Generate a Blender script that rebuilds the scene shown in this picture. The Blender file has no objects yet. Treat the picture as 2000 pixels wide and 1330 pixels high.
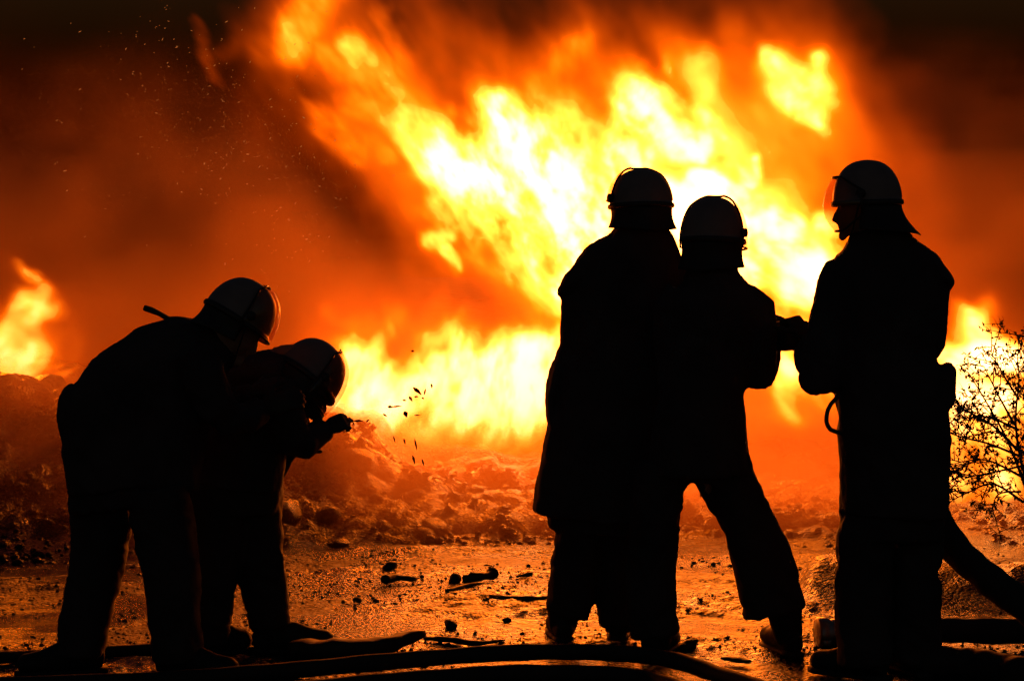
import bpy, bmesh, math, random
import numpy as np
from mathutils import Vector, Matrix, Euler

# ---------------------------------------------------------------- camera, world, exposure
scene = bpy.context.scene
col = scene.collection
F_PX, HOR, CAM_H = 4320.0, 520.0, 1.5          # focal length and horizon in the photograph's pixels, eye height

cam_data = bpy.data.cameras.new('camera')
cam = bpy.data.objects.new('camera', cam_data)
col.objects.link(cam)
cam.location = (0, 0, CAM_H)
cam.rotation_euler = (math.pi / 2, 0, 0)
cam_data.sensor_width = 36.0
cam_data.lens = F_PX / 2000.0 * 36.0
cam_data.shift_y = -(665.0 - HOR) / 2000.0
cam_data.clip_end = 400.0
scene.camera = cam

world = bpy.data.worlds.new('World')
scene.world = world
world.use_nodes = True
wn, wl = world.node_tree.nodes, world.node_tree.links
sky = wn.new('ShaderNodeTexSky')
sky.sky_type = 'NISHITA'
sky.sun_disc = False
sky.sun_elevation = math.radians(-2.3)          # night: the sun is below the horizon
sky.sun_rotation = math.radians(180.0)
wl.new(sky.outputs[0], wn['Background'].inputs['Color'])
wn['Background'].inputs['Strength'].default_value = 0.12

scene.view_settings.view_transform = 'Standard'
scene.view_settings.look = 'None'
scene.view_settings.gamma = 1.0
scene.view_settings.exposure = 0.0
scene.view_settings.use_curve_mapping = False

cy = scene.cycles
cy.use_denoising = True
cy.use_adaptive_sampling = True
cy.adaptive_threshold = 0.025
cy.max_bounces = 5
cy.diffuse_bounces = 1
cy.glossy_bounces = 2
cy.transmission_bounces = 4
cy.transparent_max_bounces = 16
cy.volume_bounces = 0
cy.volume_max_steps = 256
cy.sample_clamp_indirect = 4.0
cy.sample_clamp_direct = 5.0

# the fire's own light: one lamp in the heart of each burning mass (px, py, Y, watts, radius)
def P(px, py, Y):
    """the point that stands at distance Y where the photograph shows pixel (px, py)"""
    return Vector(((px - 1000.0) * Y / F_PX, Y, CAM_H - (py - HOR) * Y / F_PX))

def ground_Y(py):
    return F_PX * CAM_H / (py - HOR)

FIRE_Y = 15.6
FIRE_LAMPS = [
    (1080, 440, FIRE_Y, 230, 0.30), (1290, 390, FIRE_Y, 200, 0.30), (1520, 540, FIRE_Y, 220, 0.30),
    (780, 220, FIRE_Y, 16, 0.25), (1550, 190, FIRE_Y, 20, 0.2),
    (880, 690, 14.7, 120, 0.35), (20, 640, 14.9, 70, 0.2), (1920, 690, 14.2, 18, 0.22),
]
for px, py, Y, w, r in FIRE_LAMPS:
    ld = bpy.data.lights.new('fire_light', 'POINT')
    ld.color = (1.0, 0.145, 0.0010)
    ld.energy = w * 3.0
    ld.shadow_soft_size = r
    lo = bpy.data.objects.new('fire_light', ld)
    lo.location = P(px, py, Y)
    col.objects.link(lo)

# ---------------------------------------------------------------- helpers
def tag(o, label=None, cat=None, group=None, kind=None):
    if label: o['label'] = label
    if cat: o['category'] = cat
    if group: o['group'] = group
    if kind: o['kind'] = kind
    return o

def empty(name, loc):
    o = bpy.data.objects.new(name, None)
    o.empty_display_size = 0.1
    o.location = loc
    col.objects.link(o)
    return o

def link_mesh(name, me, mat=None, parent=None):
    o = bpy.data.objects.new(name, me)
    col.objects.link(o)
    if mat is not None and not me.materials:
        me.materials.append(mat)
    if parent is not None:
        o.parent = parent
        chain, inv = parent, Matrix.Translation((0, 0, 0))
        off = Vector((0, 0, 0))
        while chain is not None:
            off += chain.location
            chain = chain.parent
        o.location = -off            # meshes are written in world coordinates; parents only translate
    return o

def mesh_from(name, verts, faces, smooth=True):
    me = bpy.data.meshes.new(name)
    me.from_pydata([tuple(v) for v in verts], [], faces)
    me.update()
    if smooth:
        me.polygons.foreach_set('use_smooth', [True] * len(me.polygons))
    return me

_rng = np.random.default_rng(7)
_TAB = _rng.random((64, 64, 64)).astype(np.float32)

def vnoise(x, y, z):
    xi, yi, zi = np.floor(x).astype(np.int32), np.floor(y).astype(np.int32), np.floor(z).astype(np.int32)
    fx, fy, fz = x - xi, y - yi, z - zi
    fx, fy, fz = fx * fx * (3 - 2 * fx), fy * fy * (3 - 2 * fy), fz * fz * (3 - 2 * fz)
    x0, x1, y0, y1, z0, z1 = xi & 63, (xi + 1) & 63, yi & 63, (yi + 1) & 63, zi & 63, (zi + 1) & 63
    a = _TAB[x0, y0, z0] * (1 - fx) + _TAB[x1, y0, z0] * fx
    b = _TAB[x0, y1, z0] * (1 - fx) + _TAB[x1, y1, z0] * fx
    c = _TAB[x0, y0, z1] * (1 - fx) + _TAB[x1, y0, z1] * fx
    d = _TAB[x0, y1, z1] * (1 - fx) + _TAB[x1, y1, z1] * fx
    return (a * (1 - fy) + b * fy) * (1 - fz) + (c * (1 - fy) + d * fy) * fz

def fbm(x, y, z, octaves=4, gain=0.5):
    s, a, t = 0.0, 1.0, 0.0
    for k in range(octaves):
        s = s + a * vnoise(x * 2 ** k + 17.3 * k, y * 2 ** k + 5.1 * k, z * 2 ** k + 9.7 * k)
        t += a
        a *= gain
    return s / t

def new_mat(name):
    m = bpy.data.materials.new(name)
    m.use_nodes = True
    nt = m.node_tree
    return m, nt, nt.nodes, nt.links

def ramp(nodes, stops, interp='LINEAR'):
    r = nodes.new('ShaderNodeValToRGB')
    r.color_ramp.interpolation = interp
    els = r.color_ramp.elements
    while len(els) < len(stops):
        els.new(0.5)
    for e, (p, c) in zip(els, stops):
        e.position = p
        e.color = c if len(c) == 4 else (*c, 1.0)
    return r

def field_tree(name, vals, mn, mx, mat, iso=None):
    """geometry nodes that turn the numbers of a 3-D array into a volume grid (or its iso surface)"""
    nx, ny, nz = vals.shape
    carrier = bpy.data.meshes.new(name + '_cells')
    carrier.vertices.add(nx * ny * nz)
    at = carrier.attributes.new('cell', 'FLOAT', 'POINT')
    at.data.foreach_set('value', np.ascontiguousarray(vals, dtype=np.float32).ravel())
    co = bpy.data.objects.new(name + '_cells', carrier)      # never linked: it only carries the numbers
    ng = bpy.data.node_groups.new(name, 'GeometryNodeTree')
    ng.interface.new_socket('Geometry', in_out='INPUT', socket_type='NodeSocketGeometry')
    ng.interface.new_socket('Geometry', in_out='OUTPUT', socket_type='NodeSocketGeometry')
    N, L = ng.nodes, ng.links
    out = N.new('NodeGroupOutput')
    info = N.new('GeometryNodeObjectInfo'); info.inputs['Object'].default_value = co
    pos = N.new('GeometryNodeInputPosition')
    sep = N.new('ShaderNodeSeparateXYZ'); L.new(pos.outputs[0], sep.inputs[0])
    idx = None
    def math_node(op, a, b):
        m = N.new('ShaderNodeMath'); m.operation = op
        for s, v in zip(m.inputs, (a, b)):
            if isinstance(v, (int, float)): s.default_value = v
            else: L.new(v, s)
        return m.outputs[0]
    for k, n in enumerate((nx, ny, nz)):
        s = math_node('SUBTRACT', sep.outputs[k], float(mn[k]))
        s = math_node('MULTIPLY', s, (n - 1) / float(mx[k] - mn[k]))
        s = math_node('FLOOR', math_node('ADD', s, 0.5), 0)
        s = math_node('MINIMUM', math_node('MAXIMUM', s, 0.0), n - 1.0)
        s = math_node('MULTIPLY', s, float((ny * nz, nz, 1)[k]))
        idx = s if idx is None else math_node('ADD', idx, s)
    att = N.new('GeometryNodeInputNamedAttribute'); att.data_type = 'FLOAT'; att.inputs['Name'].default_value = 'cell'
    si = N.new('GeometryNodeSampleIndex'); si.data_type = 'FLOAT'; si.domain = 'POINT'
    L.new(info.outputs['Geometry'], si.inputs['Geometry'])
    L.new(att.outputs[0], si.inputs['Value'])
    L.new(idx, si.inputs['Index'])
    vc = N.new('GeometryNodeVolumeCube')
    vc.inputs['Min'].default_value = mn; vc.inputs['Max'].default_value = mx
    for nme, n in zip(('Resolution X', 'Resolution Y', 'Resolution Z'), (nx, ny, nz)):
        vc.inputs[nme].default_value = n
    L.new(si.outputs[0], vc.inputs['Density'])
    last = vc.outputs[0]
    if iso is not None:
        vm = N.new('GeometryNodeVolumeToMesh')
        vm.inputs['Threshold'].default_value = iso
        L.new(last, vm.inputs['Volume']); last = vm.outputs[0]
    sm = N.new('GeometryNodeSetMaterial'); sm.inputs['Material'].default_value = mat
    L.new(last, sm.inputs['Geometry']); L.new(sm.outputs[0], out.inputs[0])
    return ng

def volume_object(name, vals, mn, mx, mat, parent=None):
    vd = bpy.data.volumes.new(name)
    vd.materials.append(mat)
    o = bpy.data.objects.new(name, vd)
    col.objects.link(o)
    md = o.modifiers.new('field', 'NODES')
    md.node_group = field_tree(name + '_field', vals, mn, mx, mat)
    if parent is not None:
        o.parent = parent
        o.location = -parent.location
    return o
# ---------------------------------------------------------------- ground, mounds
def mud_material(name, wet=1.0, dark=(0.006, 0.005, 0.004), light=(0.020, 0.016, 0.012)):
    m, nt, N, L = new_mat(name)
    b = N['Principled BSDF']
    tc = N.new('ShaderNodeTexCoord')
    def noise(scale, detail, rough=0.55):
        n = N.new('ShaderNodeTexNoise'); n.inputs['Scale'].default_value = scale; n.inputs['Detail'].default_value = detail
        n.inputs['Roughness'].default_value = rough
        L.new(tc.outputs['Object'], n.inputs['Vector']); return n
    n1, n2, n3 = noise(1.1, 6), noise(26, 7, 0.65), noise(5.0, 6)
    v = N.new('ShaderNodeTexVoronoi'); v.inputs['Scale'].default_value = 55
    L.new(tc.outputs['Object'], v.inputs['Vector'])
    r1 = ramp(N, [(0.3, dark), (0.7, light)]); L.new(n2.outputs[0], r1.inputs[0])
    L.new(r1.outputs[0], b.inputs['Base Color'])
    mx = N.new('ShaderNodeMath'); mx.operation = 'ADD'; L.new(n1.outputs[0], mx.inputs[0])
    m2 = N.new('ShaderNodeMath'); m2.operation = 'MULTIPLY_ADD'; m2.inputs[1].default_value = 0.5; m2.inputs[2].default_value = -0.25
    L.new(n3.outputs[0], m2.inputs[0]); L.new(m2.outputs[0], mx.inputs[1])
    r2 = ramp(N, [(0.40, (0.12,) * 3), (0.52, (0.26,) * 3), (0.66, (0.50,) * 3)]); L.new(mx.outputs[0], r2.inputs[0])
    L.new(r2.outputs[0], b.inputs['Roughness'])
    b.inputs['Specular IOR Level'].default_value = 0.27 * wet
    st = ramp(N, [(0.40, (0.35,) * 3), (0.60, (1.0,) * 3)]); L.new(mx.outputs[0], st.inputs[0])
    h = N.new('ShaderNodeMath'); h.operation = 'MULTIPLY_ADD'; h.inputs[1].default_value = -0.5
    L.new(v.outputs['Distance'], h.inputs[0]); L.new(n2.outputs[0], h.inputs[2])
    bp = N.new('ShaderNodeBump'); bp.inputs['Distance'].default_value = 0.045
    L.new(st.outputs[0], bp.inputs['Strength']); L.new(h.outputs[0], bp.inputs['Height']); L.new(bp.outputs[0], b.inputs['Normal'])
    return m

def ground_z(x, y):
    """trampled mud: shallow ruts, clods and flat puddles"""
    x, y = np.asarray(x, np.float32), np.asarray(y, np.float32)
    z0 = np.zeros_like(x)
    ruts = fbm(x * 0.9 + 3, y * 2.4, z0, 4) - 0.5
    lump = fbm(x * 6 + 9, y * 9, z0 + 3, 4) - 0.5
    fine = fbm(x * 22 + 9, y * 26, z0 + 7, 3) - 0.5
    z = 0.055 * ruts + 0.040 * lump * np.clip(0.5 + 3 * ruts, 0.15, 1.3) + 0.020 * fine * np.clip(0.5 + 3 * ruts, 0.05, 1.3)
    return np.maximum(z, -0.006)

def mound_z(x, y):
    """height of the burnt heap that the fire stands on"""
    x, y = np.asarray(x, np.float32), np.asarray(y, np.float32)
    px = 1000 + x * F_PX / y
    top = np.interp(px, [-400, 0, 140, 300, 520, 620, 720, 800, 950, 1080, 1250, 1500, 1650, 1850, 2000, 2400],
                    [0.80, 0.80, 0.74, 0.60, 0.52, 0.56, 0.50, 0.34, 0.31, 0.30, 0.20, 0.15, 0.10, 0.05, 0.06, 0.20])
    foot = np.interp(px, [-400, 0, 400, 700, 1000, 1300, 2400], [10.6, 10.8, 11.2, 11.35, 11.45, 11.7, 11.0])
    t = np.clip((y - foot) / (13.7 - foot), 0, 1)
    t = t * t * (3 - 2 * t)
    back = 1 - np.clip((y - 17.5) / 4, 0, 1)
    n = fbm(x * 1.6 + 5, y * 1.6, 0 * x, 4) - 0.5
    n2 = fbm(x * 6 + 5, y * 6, 0 * x + 2, 4) - 0.5
    return top * t * back * (1 + 0.7 * n) + (0.20 * n2 + 0.07 * (fbm(x * 17 + 5, y * 17, 0 * x + 2, 3) - 0.5)) * np.clip(t * 4, 0, 1) * back

def height_sheet(name, xs, ys, zfn, mat):
    gx, gy = np.meshgrid(xs, ys, indexing='ij')
    gz = zfn(gx, gy)
    nx, ny = gx.shape
    co = np.stack([gx, gy, gz], -1).reshape(-1, 3)
    i, j = np.meshgrid(np.arange(nx - 1), np.arange(ny - 1), indexing='ij')
    a = (i * ny + j).ravel()
    q = np.stack([a, a + ny, a + ny + 1, a + 1], -1)
    me = mesh_from(name, co.tolist(), q.tolist())
    return link_mesh(name, me, mat)

MUD = mud_material('wet_mud')
xs = np.concatenate([[-150, -60, -25, -12, -7, -5], np.arange(-4, 4.001, 0.022), [5, 7, 12, 25, 60, 150]])
ys = np.concatenate([[-5, 0, 4, 6], np.arange(7.2, 12.0, 0.022), np.arange(12.0, 15, 0.3), [16, 18, 22, 30, 50, 100, 300]])
def near_ground(gx, gy):
    m = np.clip((4.5 - np.abs(gx)) / 0.5, 0, 1) * np.clip((gy - 6.5) / 0.5, 0, 1) * np.clip((12.4 - gy) / 0.5, 0, 1)
    return ground_z(gx, gy) * m
g = height_sheet('ground', xs, ys, near_ground, MUD)
tag(g, kind='structure')

CHAR = mud_material('burnt_rubble', 0.8, (0.008, 0.006, 0.005), (0.045, 0.034, 0.026))
mxs, mys = np.arange(-6.5, 6.5, 0.032), np.concatenate([np.arange(10.4, 14.6, 0.032), np.arange(14.6, 22, 0.25)])
mound = height_sheet('rubble_mound', mxs, mys, lambda x, y: mound_z(x, y) - 0.035, CHAR)
tag(mound, 'long heap of scorched rubble the fire burns on', kind='structure')

# stones on the heap: the largest are pieces of their own, the fine ones one mass
def stone_mesh(seed, subdiv=2):
    bm = bmesh.new()
    bmesh.ops.create_icosphere(bm, subdivisions=subdiv, radius=1.0)
    rnd = random.Random(seed)
    planes = [(Vector((rnd.gauss(0, 1), rnd.gauss(0, 1), rnd.gauss(0, 1))).normalized(), rnd.uniform(0.55, 0.85)) for _ in range(7)]
    for v in bm.verts:
        for n, d in planes:
            e = v.co.dot(n) - d
            if e > 0: v.co -= n * e * 0.85
        v.co *= rnd.uniform(0.93, 1.07)
    me = bpy.data.meshes.new('stone')
    bm.to_mesh(me); bm.free()
    me.polygons.foreach_set('use_smooth', [True] * len(me.polygons))
    me.materials.append(CHAR)
    return me
STONES = [stone_mesh(k, 2 if k < 5 else 1) for k in range(10)]
rs = random.Random(5)
def mz(x, y): return float(mound_z(np.array([x]), np.array([y]))[0]) - 0.035
def gz(x, y): return float(near_ground(np.array([x]), np.array([y]))[0])
placed = []
count = 0
tries = 0
while count < 290 and tries < 9000:
    tries += 1
    px = rs.uniform(-20, 1110) if rs.random() < 0.78 else rs.uniform(1110, 2010)
    Y = rs.uniform(11.0, 13.6)
    x = (px - 1000) * Y / F_PX
    if mz(x, Y) < 0.0: continue
    r = 0.017 + 0.042 * rs.random() ** 3.0
    if any((x - a) ** 2 + (Y - b_) ** 2 < (0.75 * (r + c)) ** 2 for a, b_, c in placed): continue
    placed.append((x, Y, r))
    o = bpy.data.objects.new('stone', STONES[rs.randrange(5)])
    col.objects.link(o)
    o.parent = mound
    o.location = (x, Y, mz(x, Y) - r * 0.05)
    o.scale = (r * rs.uniform(0.9, 1.5), r * rs.uniform(0.8, 1.2), r * rs.uniform(0.6, 0.95))
    o.rotation_euler = (rs.uniform(-.4, .4), rs.uniform(-.4, .4), rs.uniform(0, 6.28))
    count += 1
# one larger boulder lump on the left shoulder of the low fire
for (px, py, Y, r, sx, sz) in ((690, 915, 12.9, 0.15, 1.3, 0.9), (620, 900, 13.0, 0.11, 1.1, 0.9), (648, 875, 13.1, 0.05, 0.8, 1.2), (850, 1030, 12.2, 0.085, 1.4, 0.7), (560, 1000, 12.0, 0.10, 1.3, 0.8), (885, 975, 12.8, 0.05, 1, 1),
                               (640, 1005, 12.1, 0.07, 1.2, 0.8), (95, 750, 14.2, 0.10, 1.6, .7), (30, 755, 14.2, 0.12, 1.5, .7)):
    o = bpy.data.objects.new('stone', STONES[int(r * 1000) % 5]); col.objects.link(o); o.parent = mound
    o.location = P(px, py, Y); o.scale = (r * sx, r, r * sz); o.rotation_euler = (0.2, 0.1, px)

def scatter(name, n, region, size, zf, parent=None):
    """fine debris too small to pick apart, one mass"""
    base = STONES[7]
    bv = np.array([v.co[:] for v in base.vertices], np.float32)
    bf = [tuple(p.vertices) for p in base.polygons]
    rn = np.random.default_rng(len(name) + n)
    Ys = region[2] + (region[3] - region[2]) * rn.random(n)
    pxs = region[0] + (region[1] - region[0]) * rn.random(n)
    X = (pxs - 1000) * Ys / F_PX
    Z = zf(X.astype(np.float32), Ys.astype(np.float32))
    clump = fbm(X.astype(np.float32) * 1.4, Ys.astype(np.float32) * 2.5, np.zeros(n, np.float32) + 4, 3)
    keep = clump > 0.44
    X, Ys, Z = X[keep], Ys[keep], Z[keep]
    k = len(X)
    R = size[0] + (size[1] - size[0]) * rn.random(k) ** 3
    ang = rn.random(k) * 6.28
    sc = np.stack([R * (0.8 + 0.9 * rn.random(k)), R, R * (0.5 + 0.4 * rn.random(k))], -1)
    V = bv[None] * sc[:, None, :]
    ca, sa = np.cos(ang)[:, None], np.sin(ang)[:, None]
    V = np.stack([V[..., 0] * ca - V[..., 1] * sa, V[..., 0] * sa + V[..., 1] * ca, V[..., 2]], -1)
    V += np.stack([X, Ys, Z + R * 0.25], -1)[:, None, :]
    nv = len(bv)
    F = (np.array(bf)[None] + (np.arange(k) * nv)[:, None, None]).reshape(-1, 3)
    o = link_mesh(name, mesh_from(name, V.reshape(-1, 3).tolist(), F.tolist()), CHAR)
    if parent is not None: o.parent = parent
    tag(o, kind='stuff')
    return o
scatter('rubble_grit', 5200, (-30, 2030, 10.9, 13.6), (0.010, 0.035), lambda x, y: mound_z(x, y) - 0.035, mound)
scatter('gravel', 5200, (-30, 2030, 7.8, 11.6), (0.004, 0.012), near_ground)

# a low dark bank of earth on the right
ex, ey = np.arange(1.0, 5.0, 0.04), np.arange(9.4, 11.2, 0.04)
def bank_z(x, y):
    px = 1000 + x * F_PX / y
    h = np.interp(px, [1480, 1560, 1585, 1640, 1800, 2000, 2300], [0, 0.06, 0.17, 0.185, 0.16, 0.18, 0.22])
    t = np.exp(-((y - 10.2) / 0.38) ** 2)
    return h * t * (0.85 + 0.5 * (fbm(x * 4, y * 4, 0 * x, 4) - 0.3)) + 0.05 * (fbm(x * 9, y * 9, 0 * x, 3) - 0.5) * t - 0.03
bank = height_sheet('earth_bank', ex, ey, lambda x, y: bank_z(x.astype(np.float32), y.astype(np.float32)), CHAR)
tag(bank, kind='structure')
# ---------------------------------------------------------------- fire and smoke
def flame_material(name, gain, step):
    m, nt, N, L = new_mat(name)
    N.clear()
    out = N.new('ShaderNodeOutputMaterial')
    att = N.new('ShaderNodeAttribute'); att.attribute_name = 'density'
    r = ramp(N, [(0.0, (1.0, 0.075, 0.0)), (0.2, (1.0, 0.16, 0.001)), (0.6, (1.0, 0.33, 0.035)), (1.0, (1.0, 0.43, 0.13))])
    L.new(att.outputs['Fac'], r.inputs[0])
    ml = N.new('ShaderNodeMath'); ml.operation = 'MULTIPLY'; ml.inputs[1].default_value = gain
    L.new(att.outputs['Fac'], ml.inputs[0])
    em = N.new('ShaderNodeEmission')
    L.new(r.outputs[0], em.inputs['Color']); L.new(ml.outputs[0], em.inputs['Strength'])
    L.new(em.outputs[0], out.inputs['Volume'])
    m.cycles.volume_step_rate = step
    m.cycles.emission_sampling = 'NONE'
    return m

def smoke_material():
    m, nt, N, L = new_mat('smoke')
    N.clear()
    out = N.new('ShaderNodeOutputMaterial')
    att = N.new('ShaderNodeAttribute'); att.attribute_name = 'density'
    pv = N.new('ShaderNodeVolumePrincipled')
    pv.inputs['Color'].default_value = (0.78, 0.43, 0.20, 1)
    pv.inputs['Anisotropy'].default_value = 0.2
    pv.inputs['Density'].default_value = 1.0
    pv.inputs['Density Attribute'].default_value = ''
    L.new(att.outputs['Fac'], pv.inputs['Density'])
    L.new(pv.outputs[0], out.inputs['Volume'])
    m.cycles.volume_step_rate = 2.2
    return m

def flame_field(strokes, halo, Y, depth, box, vox, dvox, lean=(0.0, 1.0), seed=0.0, detail=1.0):
    """strokes: (px0, py0, px1, py1, half width, heat) painted as bodies of flame around depth Y; box in pixels"""
    s = Y / F_PX
    x0, x1 = (box[0] - 1000) * s, (box[2] - 1000) * s
    z1, z0 = CAM_H - (box[1] - HOR) * s, CAM_H - (box[3] - HOR) * s
    y0, y1 = Y - depth / 2, Y + depth / 2
    nx, nz, ny = int((x1 - x0) / vox) + 1, int((z1 - z0) / vox) + 1, int(depth / dvox) + 1
    gx, gy, gz = np.meshgrid(np.linspace(x0, x1, nx), np.linspace(y0, y1, ny), np.linspace(z0, z1, nz), indexing='ij')
    gx, gy, gz = gx.astype(np.float32), gy.astype(np.float32), gz.astype(np.float32)
    # swirl: push the sample point around, more along the lean of the flames
    lx, lz = lean
    along = gx * lx + gz * lz
    across = gx * lz - gz * lx
    n1 = fbm(across * 2.2 + seed, gy * 0.8, along * 1.2, 4) - 0.5
    n2 = fbm(across * 2.2 + 31 + seed, gy * 0.8 + 4, along * 1.2 + 8, 4) - 0.5
    n3 = fbm(across * 9 + 11 + seed, gy * 0.4 + 9, along * 4.0, 3) - 0.5
    n4 = fbm(across * 9 + 61 + seed, gy * 0.4 + 3, along * 4.0, 3) - 0.5
    wx = gx + 0.24 * n1 * lz + 0.32 * n2 * lx + detail * (0.14 * n3 * lz + 0.20 * n4 * lx)
    wz = gz - 0.24 * n1 * lx + 0.32 * n2 * lz + detail * (-0.14 * n3 * lx + 0.20 * n4 * lz)
    px, py = 1000 + wx / s, HOR + (CAM_H - wz) / s
    heat = np.zeros_like(px)
    for (a, b, c, d, w, i) in strokes:
        ex, ey = c - a, d - b
        t = np.clip(((px - a) * ex + (py - b) * ey) / max(ex * ex + ey * ey, 1e-6), 0, 1)
        q = np.sqrt((px - a - t * ex) ** 2 + (py - b - t * ey) ** 2) / (1.0 * w)
        heat = np.maximum(heat, i * np.exp(-q ** 2.6 * 0.95)) + 0.04 * min(i, 2.0) * np.exp(-(q * 0.55) ** 2)
    # streaks and holes
    st = fbm(across * 6.5 + seed + 0.8 * n1, gy * 0.5, along * 4.5 + 0.8 * n2, 5, 0.6)
    lump = fbm(across * 4.5 + 3 + seed, gy * 0.7 + 7, along * 2.6, 3)
    st2 = fbm(across * 24 + seed + n3, gy * 0.4, along * 11 + n4, 3, 0.65)
    heat = heat * np.clip(0.45 + 1.1 * st2, 0.3, 1.6)
    heat = heat * np.clip(0.76 + 1.9 * (st - 0.43) * detail + 2.2 * (lump - 0.46), 0.04, 2.2)
    for (a, b, rx, ry, i) in halo:
        heat = heat + i * np.exp(-(((px - a) / rx) ** 2 + ((py - b) / ry) ** 2)) * np.clip(0.2 + 1.6 * lump, 0, 2)
    # the flame is a wavering sheet in depth
    mid = Y + 0.30 * depth * (fbm(gx * 1.3 + 5, 0 * gy + seed, gz * 1.3, 3) - 0.5) * 2
    heat = heat * np.exp(-((gy - mid) / (0.24 * depth)) ** 2)
    edge = np.minimum(np.minimum(gx - x0, x1 - gx), np.minimum(gz - z0, z1 - gz))
    edge = np.minimum(edge, np.minimum(gy - y0, y1 - gy) * 6)
    f = np.clip(edge / 0.30, 0, 1); heat = heat * f * f * (3 - 2 * f) - 0.012
    return np.maximum(heat, 0.0), (x0, y0, z0), (x1, y1, z1)

FLAME_SHEET = None
def flame_sheet_material():
    m, nt, N, L = new_mat('flame_sheet')
    N.clear()
    out = N.new('ShaderNodeOutputMaterial')
    tc = N.new('ShaderNodeTexCoord')
    nz = N.new('ShaderNodeTexNoise'); nz.inputs['Scale'].default_value = 5.0; nz.inputs['Detail'].default_value = 5.0
    L.new(tc.outputs['Object'], nz.inputs['Vector'])
    r = ramp(N, [(0.35, (0, 0, 0)), (0.7, (0.25, 0.25, 0.25))])
    L.new(nz.outputs[0], r.inputs[0])
    em = N.new('ShaderNodeEmission'); em.inputs['Color'].default_value = (1.0, 0.36, 0.04, 1)
    L.new(r.outputs[0], em.inputs['Strength'])
    tr = N.new('ShaderNodeBsdfTransparent')
    ad = N.new('ShaderNodeAddShader')
    L.new(em.outputs[0], ad.inputs[0]); L.new(tr.outputs[0], ad.inputs[1]); L.new(ad.outputs[0], out.inputs['Surface'])
    m.cycles.emission_sampling = 'NONE'
    return m

FLAME_SHEET = flame_sheet_material()

def make_fire(label, base, strokes, halo, Y, depth, box, vox, dvox, gain, step=4.0, lean=(0.0, 1.0), seed=0.0, detail=1.0, iso=0.30):
    root = empty('fire', base)
    tag(root, label, 'fire')
    vals, mn, mx = flame_field(strokes, halo, Y, depth, box, vox, dvox, lean, seed, detail)
    vals = vals / 3.0
    mat = flame_material('flame_gas', gain, step)
    volume_object('flame_gas', vals, mn, mx, mat, root).visible_shadow = False     # glowing gas throws no shadow
    # the burning skin of the flame, a thin sheet of soot that glows
    sub = vals[::2, :, ::2]
    tmp = bpy.data.objects.new('tmp', bpy.data.meshes.new('tmp'))
    col.objects.link(tmp)
    md = tmp.modifiers.new('f', 'NODES')
    md.node_group = field_tree('flame_skin_field', sub, mn, mx, FLAME_SHEET, iso)
    dg = bpy.context.evaluated_depsgraph_get()
    me = bpy.data.meshes.new_from_object(tmp.evaluated_get(dg), depsgraph=dg)
    bpy.data.objects.remove(tmp)
    me.name = 'flame_tongue'
    me.polygons.foreach_set('use_smooth', [True] * len(me.polygons))
    if not me.materials: me.materials.append(FLAME_SHEET)
    link_mesh('flame_tongue', me, FLAME_SHEET, root)
    print('fire', vals.shape, vals.max(), len(me.polygons))
    return root

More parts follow.
